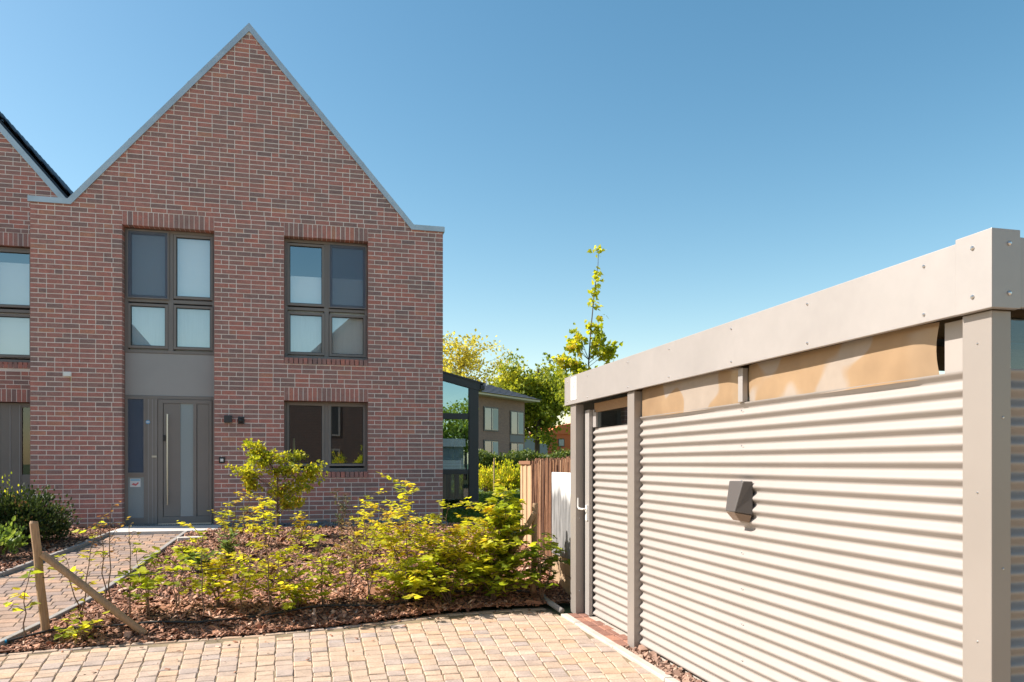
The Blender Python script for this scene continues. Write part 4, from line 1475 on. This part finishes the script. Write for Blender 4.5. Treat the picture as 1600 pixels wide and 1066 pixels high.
# middle of the front row
shrub('hedge_shrub', (-.95, 8.05), .78, .55, 'airy yellow-green sapling left of the middle of the bed', 4, 11, 11, .060, 'leaf_spring', 'leaf', G1, .2)
shrub('hedge_shrub', (-.72, 7.85), .55, .45, 'low yellow-green shrub below the young tree', 2, 7, 7, .065, 'leaf_currant', 'lobe', G1, .2, tone_bias=.15)
shrub('hedge_shrub', (-.45, 7.80), 1.12, .50, 'tall single-stemmed sapling in front of the ground floor window', 2, 16, 12, .064, 'leaf_spring', 'leaf', G1, .18)
shrub('hedge_shrub', (-.18, 7.85), .38, .5, 'low wide currant shrub beside the drip hose', 3, 7, 7, .07, 'leaf_currant', 'lobe', G1, .15, tone_bias=.1)
shrub('hedge_shrub', (.05, 7.95), .72, .5, 'yellow-green currant in the middle of the front row', 3, 8, 7, .068, 'leaf_currant', 'lobe', G1, .2, tone_bias=.1)
shrub('hedge_shrub', (.30, 8.1), .62, .42, 'thin shrub with part dry leaves in the middle of the row', 2, 8, 6, .05, 'leaf_bud', 'leaf', G1, .3)
shrub('hedge_shrub', (.52, 8.15), .98, .50, 'slim yellow sapling left of the dense shrubs', 2, 10, 8, .062, 'leaf_spring', 'leaf', G1, .25, tone_bias=.1)
# dense right part of the row
shrub('hedge_shrub', (.95, 8.4), 1.20, .80, 'tall yellow sapling with bare lower stem below the house corner', 3, 16, 13, .064, 'leaf_spring', 'leaf', G1, .35, tone_bias=.15)
shrub('hedge_shrub', (.88, 8.05), .45, .7, 'dense low currant at the paving edge, leftmost of the dense ones', 5, 10, 9, .072, 'leaf_currant', 'lobe', G1, .1, tone_bias=.1)
shrub('hedge_shrub', (1.28, 8.25), 1.02, .8, 'dense yellow-green shrub in front of the house corner', 5, 14, 13, .066, 'leaf_spring', 'leaf', G1, .15, tone_bias=.05)
shrub('hedge_shrub', (1.36, 8.1), .55, .75, 'dense low currant in the middle of the dense shrubs', 5, 10, 9, .078, 'leaf_currant', 'lobe', G1, .1, tone_bias=.1)
shrub('hedge_shrub', (1.72, 8.3), 1.12, .85, 'big leafy yellow shrub in front of the glazed lean-to', 6, 15, 13, .072, 'leaf_spring', 'leaf', G1, .12, tone_bias=.1)
shrub('hedge_shrub', (1.85, 8.12), .66, .75, 'broad-leaved currant at the foot of the right brace', 5, 10, 9, .085, 'leaf_currant', 'lobe', G1, .1, tone_bias=-.05)
shrub('hedge_shrub', (2.10, 8.35), 1.18, .62, 'tall green shrub in front of the brushwood fence', 5, 15, 12, .078, 'leaf_currant', 'lobe', G1, .15, tone_bias=-.05)
shrub('hedge_shrub', (2.38, 8.05), .72, .50, 'dark green currant beside the shed post', 3, 9, 8, .08, 'leaf_currant', 'lobe', G1, .25, tone_bias=-.3)
# behind the front row
G2 = 'smaller plants in the middle of the bed'
shrub('evergreen_shrub', (.35, 12.9), .62, .34, 'small conical grey-green shrub against the brick wall', 3, 12, 10, .035, 'leaf_dark', 'leaf', G2, .05, tone_bias=.3, upright=1.2)
shrub('dry_shrub', (.45, 9.6), .62, .55, 'brown half-dry shrub in the middle of the bed', 5, 10, 9, .042, 'leaf_dry', 'leaf', G2, .12, upright=1.0)
shrub('hedge_shrub', (.62, 10.6), .85, .45, 'yellow sapling behind the brown half-dry shrub', 2, 10, 8, .06, 'leaf_spring', 'leaf', G2, .3, tone_bias=.1)
shrub('hedge_shrub', (-.25, 11.4), .50, .5, 'low yellow shrub under the young tree', 3, 8, 8, .06, 'leaf_spring', 'leaf', G2, .15, tone_bias=.1)
shrub('hedge_shrub', (1.35, 10.9), .55, .6, 'low yellow shrub near the house corner', 3, 8, 8, .06, 'leaf_spring', 'leaf', G2, .15)
shrub('perennial', (-1.35, 9.9), .24, .34, 'low leafy perennial with an orange leaf near the path edging', 7, 4, 5, .085, 'leaf_fresh', 'leaf', G2, .3, cat='perennial')
shrub('perennial', (-1.62, 10.5), .20, .30, 'low yellow-green perennial beside the path edging', 6, 4, 4, .075, 'leaf_currant', 'lobe', G2, .3, cat='perennial')
shrub('perennial', (-1.1, 10.4), .36, .22, 'pale upright perennial in the open mulch', 8, 6, 4, .055, 'leaf_fresh', 'leaf', G2, .2, cat='perennial', upright=1.6, tone_bias=.3)
shrub('rose_shrub', (-1.15, 13.1), .55, .3, 'small budding shrub at the corner of the door slab', 3, 6, 5, .05, 'leaf_bud', 'leaf', G2, .3)
shrub('perennial', (-.55, 9.2), .28, .3, 'dry grassy tuft in the middle of the bed', 8, 4, 4, .05, 'leaf_dry', 'leaf', G2, .3, cat='perennial', upright=1.4)

# young tree in front of the facade
def tree(name, base, trunk, crown, label, nleaf, leaf, mat, group=None, shape='quad', limbs=9, sub=4, rad=.1, cl=.3, mid=.0, up=.35, shell=.6, hang=0, trunk_mat='trunk', n_cl=None, lean=(0, 0), cat='tree'):
    """crown: list of (cx, cy, cz, rx, ry, rz) ellipsoids relative to the base"""
    x, y, z = base
    root = thing(name, base, label, cat, group)
    tm = MB()
    topz = trunk
    tp = [Vector((x + lean[0] * t + random.uniform(-1, 1) * rad * .3 * (t > 0), y + lean[1] * t + random.uniform(-1, 1) * rad * .3 * (t > 0), z - .1 + (topz + .1) * t)) for t in np.linspace(0, 1, 7)]
    tm.tube(tp, [rad * (1.15 - .75 * t) for t in np.linspace(0, 1, 7)], 8)
    tips = []
    for (cx, cy, cz, rx, ry, rz) in crown:
        for l in range(limbs):
            for _ in range(50):
                v = Vector((random.uniform(-1, 1), random.uniform(-1, 1), random.uniform(-1, 1)))
                if .2 < v.length < 1: break
            v = v.normalized() * (shell + (1 - shell) * random.random())
            e = Vector((x + cx + v.x * rx, y + cy + v.y * ry, z + cz + v.z * rz))
            f = max(.35, min(.98, (e.z - z - (0.55 * (e - Vector((x, y, e.z))).length)) / topz))
            q = f * 6
            i = min(int(q), 5)
            s = tp[i] + (tp[i + 1] - tp[i]) * (q - i)
            m1 = s + (e - s) * .5 + Vector((random.uniform(-.1, .1) * rx, random.uniform(-.1, .1) * ry, .10 * (e - s).length - hang * .1))
            r0 = rad * .32 * (1.1 - f * .6)
            tm.tube([s, m1, e], [r0, r0 * .55, r0 * .15], 5, cap=False)
            tips.append((e, 1.0))
            for k in range(sub):
                st = m1 + (e - m1) * random.random() if random.random() < .75 else s + (m1 - s) * random.uniform(.5, 1)
                w_ = Vector((random.gauss(0, 1), random.gauss(0, 1), random.gauss(.25, .7))).normalized()
                e2 = st + w_ * random.uniform(.2, .5) * max(rx, rz)
                c0 = Vector((x + cx, y + cy, z + cz))
                dd = e2 - c0
                kx = math.sqrt((dd.x / rx) ** 2 + (dd.y / ry) ** 2 + (dd.z / rz) ** 2)
                if kx > 1.05: e2 = c0 + dd * (1.05 / kx)
                tm.tube([st, (st + e2) / 2 + Vector((0, 0, .03 * rx)), e2], [r0 * .35, r0 * .2, r0 * .08], 4, cap=False)
                tips.append((e2, .8))
                tips.append(((st + e2) / 2, .6))
    tm.build('trunk', M[trunk_mat], root)
    w_ = np.array([t[1] for t in tips])
    idx = rng.choice(len(tips), nleaf, p=w_ / w_.sum())
    C = np.array([tuple(t[0]) for t in tips])
    ct = np.clip(rng.normal(.5, .2, len(tips)), 0, 1)
    P = C[idx] + rng.normal(0, cl, (nleaf, 3)) * np.array([1, 1, .7])
    D = rng.normal(0, 1, (nleaf, 3))
    T = np.clip(ct[idx] + rng.normal(0, .14, nleaf), 0, 1)
    mesh_obj('crown', leaves_mesh(P, D, leaf, T, shape, up), M[mat], root, kind='stuff')
    return root


tree('young_tree', (-.60, 12.2, .46), .95, [(.0, 0, 1.08, .26, .24, .20), (.28, 0, 1.12, .22, .22, .2), (-.36, .05, 1.42, .12, .14, .16), (-.30, .05, 1.18, .16, .18, .14), (-.54, 0, 1.02, .15, .15, .12),
     (.60, 0, 1.04, .16, .17, .18), (.45, 0, .82, .15, .16, .14), (.06, .05, .72, .17, .18, .14), (.24, .05, .55, .14, .15, .14), (-.44, .0, .80, .06, .06, .16)],
     'young tree with orange tipped leaves in front of the brick facade', 2600, .062, 'leaf_tip', shape='leaf', limbs=6, sub=2, rad=.022, cl=.035, up=.45, trunk_mat='stem', shell=.6)
shrub('hedge_shrub', (-1.22, 11.6), .75, .42, 'yellow-green sapling left of the young tree', 2, 10, 8, .06, 'leaf_spring', 'leaf', G2, .3, tone_bias=.05)
shrub('hedge_shrub', (-.72, 11.4), .72, .5, 'yellow-green sapling right in front of the young tree', 2, 10, 8, .062, 'leaf_spring', 'leaf', G2, .3, tone_bias=.1)

# dark bushes left of the path
def bush(name, c, r, label, n, leaf, mat, group=None, tone=.45, twig=60):
    x, y, z = c
    rx, ry, rz = r
    root = thing(name, c, label, 'bush', group)
    tm = MB()
    cl = []
    for i in range(twig):
        v = Vector((random.gauss(0, 1), random.gauss(0, 1), abs(random.gauss(0, .9)) + .05)).normalized() * random.uniform(.65, 1.02)
        e = Vector((x + v.x * rx, y + v.y * ry, z + .1 + v.z * rz))
        tm.tube([(x + random.uniform(-.08, .08), y + random.uniform(-.08, .08), z), Vector((x, y, z)).lerp(e, .55) + Vector((0, 0, .05)), e], [.012, .007, .002], 4, cap=False)
        cl.append(e)
        for _ in range(3):
            cl.append(Vector((x, y, z + .1)).lerp(e, random.uniform(.55, .95)) + Vector((random.gauss(0, .08), random.gauss(0, .08), random.gauss(0, .05))))
    tm.build('stem', M['stem'], root)
    C = np.array([tuple(v) for v in cl])
    idx = rng.integers(0, len(C), n)
    ct = np.clip(rng.normal(tone, .2, len(C)), 0, 1)
    P = C[idx] + rng.normal(0, .06, (n, 3))
    P[:, 2] = np.maximum(P[:, 2], z + .01)
    D = P - np.array([x, y, z]) + rng.normal(0, .3, (n, 3))
    D[:, 2] += .4
    mesh_obj('foliage', leaves_mesh(P, D, leaf, np.clip(ct[idx] + rng.normal(0, .15, n), 0, 1), 'leaf', .3, 0), M[mat], root, kind='stuff')


bush('evergreen_bush', (-4.20, 12.6, .43), (.70, .65, .74), 'dark evergreen bush beside the path at the left', 9000, .05, 'leaf_dark', twig=90)
bush('evergreen_bush', (-5.05, 12.3, .43), (.70, .7, .88), 'dark bush with fresh green tips at the left edge', 7000, .06, 'leaf_dark', tone=.55, twig=70)
bush('low_plant', (-4.05, 11.35, .38), (.30, .28, .16), 'low pale green leafy plant in front of the dark bush', 500, .07, 'leaf_fresh', tone=.55, twig=24)
bush('low_plant', (-4.75, 13.9, .45), (.3, .3, .95), 'slim shrub with yellow tips beside the neighbouring wall', 160, .05, 'leaf_currant', twig=10)

# ------------------------------------------------------------------ background right of the house
# rear garden planting
ORD = ('first', 'second', 'third', 'fourth', 'fifth', 'sixth', 'seventh', 'eighth', 'ninth')
for i in range(9):
    px = 5.5 + i * .33 + random.uniform(-.08, .08)
    py = 28.9 + random.uniform(-.5, .5)
    bush('garden_shrub', (px, py, .42), (.45, .42, random.uniform(.8, 1.35)), 'yellow-green shrub behind the lawn, %s from the glazed lean-to' % ORD[i], 900, .085, 'leaf_spring' if i % 3 else 'leaf_currant',
         'shrubs in the strip behind the lawn', tone=.55, twig=24)
for i, (px, py) in enumerate(((6.35, 27.9), (7.55, 27.6))):
    MB().tube([(px, py, .4), (px + .01, py, 1.75)], .025, 8).build('wooden_stake', M['plank'], top=True, label=('left' if i == 0 else 'right') + ' thin pale post in the planted strip behind the lawn', cat='stake', group='posts behind the lawn')
hb = thing('hedge', (12, 43.5, .42), 'dark clipped hedge in front of the far brick house', 'hedge')
n = 22000
P = np.stack([rng.uniform(7.5, 20, n), rng.uniform(42.6, 44.2, n), .45 + rng.beta(1.6, 1, n) * 1.75 + .25 * np.sin(rng.uniform(0, 6, n))], 1)
P[:, 2] = np.minimum(P[:, 2], 2.05 + .18 * np.sin(P[:, 0] * 2.3) + rng.normal(0, .1, n))
mesh_obj('foliage', leaves_mesh(P, rng.normal(0, 1, (n, 3)), .16, np.clip(rng.normal(.45, .25, n), 0, 1), 'quad', .3), M['leaf_hedge'], hb, kind='stuff')
hs = MB()
for i in range(14):
    x_ = 8 + i * .88
    hs.tube([(x_, 43.4, .42), (x_ + .1, 43.4, 1.1), (x_ - .05, 43.5, 1.7)], [.05, .04, .015], 5)
hs.build('stem', M['stem'], hb)

# far brick house, turned
HC = Vector((17.6, 65.2, .4))
ea = Vector((-.72, -.694, 0)).normalized()
eb = Vector((-ea.y * -1, -ea.x, 0)).normalized()
eb = Vector((-.694, .72, 0))
fh = thing('far_brick_house', tuple(HC), 'far two storey brick house with low dark hip roof', 'house')
def hp3(u, v, z): return HC + ea * u + eb * v + Vector((0, 0, z - .4))
def hbox(mb, u0, u1, v0, v1, z0, z1):
    pts_ = [hp3(u, v, z) for z in (z0, z1) for u, v in ((u0, v0), (u1, v0), (u1, v1), (u0, v1))]
    return mb.add(pts_, [(0, 3, 2, 1), (4, 5, 6, 7), (0, 1, 5, 4), (1, 2, 6, 5), (2, 3, 7, 6), (3, 0, 4, 7)])
fb = brickpattern('far_brick', math.atan2(ea.y, ea.x), (.34, .20, .155), (.26, .155, .13), (.36, .29, .25))
hbox(MB(), 0, 14, 0, 10, .3, 6.95).build('wall', fb, fh)
hbox(MB(), -1.0, 15, -1.0, 11, 6.95, 7.12).build('eaves', M['fascia_w'], fh)
rm = MB()
c4 = [hp3(-1.1, -1.1, 7.12), hp3(15.1, -1.1, 7.12), hp3(15.1, 11.1, 7.12), hp3(-1.1, 11.1, 7.12)]
r2 = [hp3(5, 5, 9.4), hp3(9, 5, 9.4)]
rm.add(c4 + r2, [(0, 1, 5, 4), (1, 2, 5), (2, 3, 4, 5), (3, 0, 4), (0, 3, 2, 1)])
rfh = rm.build('roof', surf('grey_far_tile', (.13, .125, .135), rough=.5), fh)
rt = MB()
for j in range(12):
    t0 = j / 12
    a, b = c4[0].lerp(r2[0], t0), c4[1].lerp(r2[1], t0)
    rt.tube([a + Vector((0, 0, .02)), b + Vector((0, 0, .02))], .035, 4)
rt.build('tile_course', surf('grey_far_tile_b', (.09, .088, .095), rough=.5), rfh)
MB().tube([hp3(4.8, .8, 8.0), hp3(4.8, .8, 8.7)], .06, 6).build('vent_pipe', M['zinc'], rfh)
for (u0, u1, z0, z1, lo) in ((.25, 2.45, 3.95, 6.05, .75), (.25, 2.45, .9, 3.35, 0), (4.3, 6.5, 4.15, 6.15, .8), (4.3, 6.5, .9, 3.45, 0), (8.2, 10.4, 4.15, 6.15, .8), (8.2, 10.4, .9, 3.45, 0)):
    wf = MB()
    hbox(wf, u0, u1, -.06, .02, z0, z1)
    wn = wf.build('window', M['anth'], fh)
    um = (u0 + u1) / 2
    for (a, b) in ((u0 + .12, um - .06), (um + .06, u1 - .12)):
        hbox(MB(), a, b, -.10, -.065, z0 + .12, z1 - .12).build('pane', surf('far_glass', (.22, .29, .33), rough=.06, spec=1.0), wn)
    q = hbox(MB(), u0 + .15, u0 + .9, -.112, -.105, z0 + .15, z1 - .15)
    q.build('curtain', surf('far_curtain', (.52, .55, .52), rough=.9), wn)
hbox(MB(), .25, 2.45, -.05, .02, 3.36, 3.94).build('spandrel_panel', surf('far_spandrel', (.20, .20, .21), rough=.6), fh)

# grey hall and orange house farther away
gh = thing('grey_hall', (24, 86, .4), 'flat blue-grey building behind the far trees', 'building')
MB().box(19.5, 84, .3, 25.4, 92, 4.45).build('wall', M['greywall'], gh)
MB().box(19.3, 83.8, 4.45, 25.6, 92.2, 4.6).build('roof_edge', M['zinc'], gh)
oh = thing('orange_house', (30, 90, .4), 'orange rendered house at the far right behind the fence', 'house')
MB().box(25.9, 86, .3, 36, 96, 5.0).build('wall', M['orange'], oh)
MB().prism([(25.6, 4.95), (27.6, 6.0), (36.3, 7.5), (36.3, 4.95)], 85.8, 96, 'y').build('roof', M['orange'], oh)
for (xx, z0, z1) in ((27.3, 3.5, 4.4), (30.6, 3.4, 4.4)):
    wn = MB().box(xx, 85.93, z0, xx + .75, 85.99, z1).build('window', M['anth'], oh)
    MB().box(xx + .08, 85.91, z0 + .08, xx + .67, 85.925, z1 - .08).build('pane', M['glass_frost'], wn)
MB().box(25.9, 85.94, 2.7, 36, 85.985, 2.85).build('string_course', surf('dark_orange', (.42, .10, .04)), oh)
MB().box(27.5, 85.93, 1.2, 27.65, 85.98, 3.4).build('rain_pipe', M['anth'], oh)

GT = 'trees behind the houses'
tree('green_tree', (21.0, 73.0, .4), 10.5, [(-.6, 0, 8.0, 3.9, 3.5, 6.0), (1.9, 0, 7.4, 3.0, 3, 2.5), (-2.6, 0, 7.0, 2.2, 2.5, 3.2)], 'big green tree with dark trunk behind the far brick house', 21000, .36, 'leaf_tree', GT,
     limbs=18, sub=5, rad=.28, cl=.42, shell=.4)
tree('yellow_tree', (14.6, 80, .4), 11.5, [(-1.2, 0, 13.2, 4.2, 3.5, 2.2), (2.2, 0, 11.8, 3.4, 3, 2.6), (-3, 0, 9.8, 3, 3, 3)], 'tall sparse yellow-leaved tree with bare branches beside the house corner', 3600, .34, 'leaf_yellow', GT,
     limbs=15, sub=4, rad=.2, cl=.38, shell=.75)
tree('yellow_tree', (9.3, 60, .4), 7.0, [(.3, 0, 6.6, 2.1, 2, 2.7)], 'dense yellow-green tree just above the glazed lean-to', 5200, .30, 'leaf_yellow', GT, limbs=16, sub=5, rad=.14, cl=.35, shell=.4)
tree('green_tree', (20.4, 57.0, .4), 6.0, [(-.9, 0, 6.5, 1.7, 1.8, 1.9), (.9, 0, 6.1, 1.8, 1.8, 1.7)], 'green tree directly behind the far end of the shed', 7500, .27, 'leaf_tree', GT, limbs=15, sub=5, rad=.16, cl=.33, shell=.4)
# young maple with a long leader
mp_ = tree('young_maple', (7.55, 20.9, .42), 4.2, [(0, 0, 3.8, .75, .6, .6), (-.42, 0, 4.75, .17, .2, 1.0), (.40, 0, 4.75, .17, .2, .95), (.80, 0, 4.25, .22, .25, .45), (-.75, 0, 4.0, .2, .25, .5)],
           'young maple with long bare leader rising behind the shed', 1100, .13, 'leaf_spring', limbs=7, sub=2, rad=.045, cl=.07, up=.3, shell=.5, shape='lobe')
lm = MB().tube([(7.55, 20.9, 4.4), (7.62, 20.9, 5.4), (7.72, 20.9, 6.4), (7.84, 20.9, 7.3), (7.86, 20.9, 7.85)], [.022, .018, .013, .008, .004], 6)
lm.build('leader', M['trunk'], mp_)
C = np.array([(7.70, 20.9, 6.15), (7.74, 20.9, 6.5), (7.78, 20.9, 6.75), (7.82, 20.9, 7.0), (7.85, 20.9, 7.72), (7.60, 20.9, 5.5), (7.78, 20.9, 5.4)])
idx = rng.integers(0, len(C), 130)
mesh_obj('leader_leaves', leaves_mesh(C[idx] + rng.normal(0, .075, (130, 3)), rng.normal(0, 1, (130, 3)), .15, rng.uniform(.4, .8, 130), 'lobe', .3), M['leaf_spring'], mp_, kind='stuff')

# grass on the lawn
n = 26000
P = np.stack([rng.uniform(2.4, 9.5, n), rng.uniform(14.0, 28.0, n), np.full(n, .42)], 1)
D = rng.normal(0, .35, (n, 3)); D[:, 2] = 1
mesh_obj('grass', leaves_mesh(P, D, .10, rng.uniform(0, 1, n), 'quad', .1, 0), M['grass'], kind='stuff', label='short lawn grass beside the house', cat='grass')

# ------------------------------------------------------------------ houses across the yard, seen mirrored in the panes
def opposite(cx, yf, label, w=3.5):
    o = thing('opposite_house', (cx, yf, 0), label, 'house', 'houses across the yard')
    bp = brickpattern('opposite_brick', 0, (.085, .045, .036), (.055, .034, .03), (.13, .11, .10))
    m = MB()
    m.prism([(cx - w, 0), (cx + w, 0), (cx + w, 6), (cx + w - .6, 6), (cx, 9.5), (cx - w + .6, 6), (cx - w, 6)], yf - 9, yf, 'y')
    m.build('wall', bp, o)
    m = MB()
    for s in (-1, 1):
        m.prism([(cx, 9.5), (cx + s * (w - .55), 5.95), (cx + s * (w - .55), 6.15), (cx, 9.72)], yf - 9.1, yf + .04, 'y')
    m.build('roof', M['tile'], o)
    for (a, b, z0, z1) in ((-2.1, -1.2, .9, 2.3), (-2.1, -1.2, 2.95, 4.9), (1.2, 2.7, 3.1, 5.2), (1.2, 2.7, .05, 2.3)):
        wn = MB().box(cx + a, yf, z0, cx + b, yf + .04, z1).build('window', M['frame'], o)
        MB().box(cx + a + .1, yf + .041, z0 + .1, cx + (a + b) / 2 - .03, yf + .045, z1 - .1).build('pane', M['gasket'], wn)
        MB().box(cx + (a + b) / 2 + .03, yf + .041, z0 + .1, cx + b - .1, yf + .045, z1 - .1).build('pane', M['gasket'], wn)


opposite(2.3, -11, 'gabled brick house mirrored in the right hand windows', 4.4)
opposite(-10.6, -11, 'gabled brick house mirrored in the lower left corner of the left window')
bush('yard_bush', (1.05, -9.2, 0), (.62, .55, 2.35), 'left yellow-green bush mirrored low in the ground floor window', 3500, .09, 'leaf_spring', 'bushes across the yard', tone=.6, twig=60)
bush('yard_bush', (2.15, -9.2, 0), (.45, .45, 2.15), 'right yellow-green bush mirrored low in the ground floor window', 2500, .09, 'leaf_currant', 'bushes across the yard', tone=.6, twig=50)
for i, (tx, ty, tr) in enumerate(((10.5, -36, 2.4), (14.2, -39, 2.8), (18.5, -37, 2.5))):  # tree row added to cover the low sky in the lean-to reflection
    tree('yard_tree', (tx, ty, 0), 5.5, [(0, 0, 5.2, tr, tr, 3.0)], ('left', 'middle', 'right')[i] + ' tree across the yard, added to hide the low sky mirrored in the glazed lean-to', 2600, .34, 'leaf_tree', 'trees across the yard',
         limbs=12, sub=4, rad=.16, cl=.4, shell=.4)
for ob in bpy.data.objects:
    if '_w' in ob: del ob['_w']
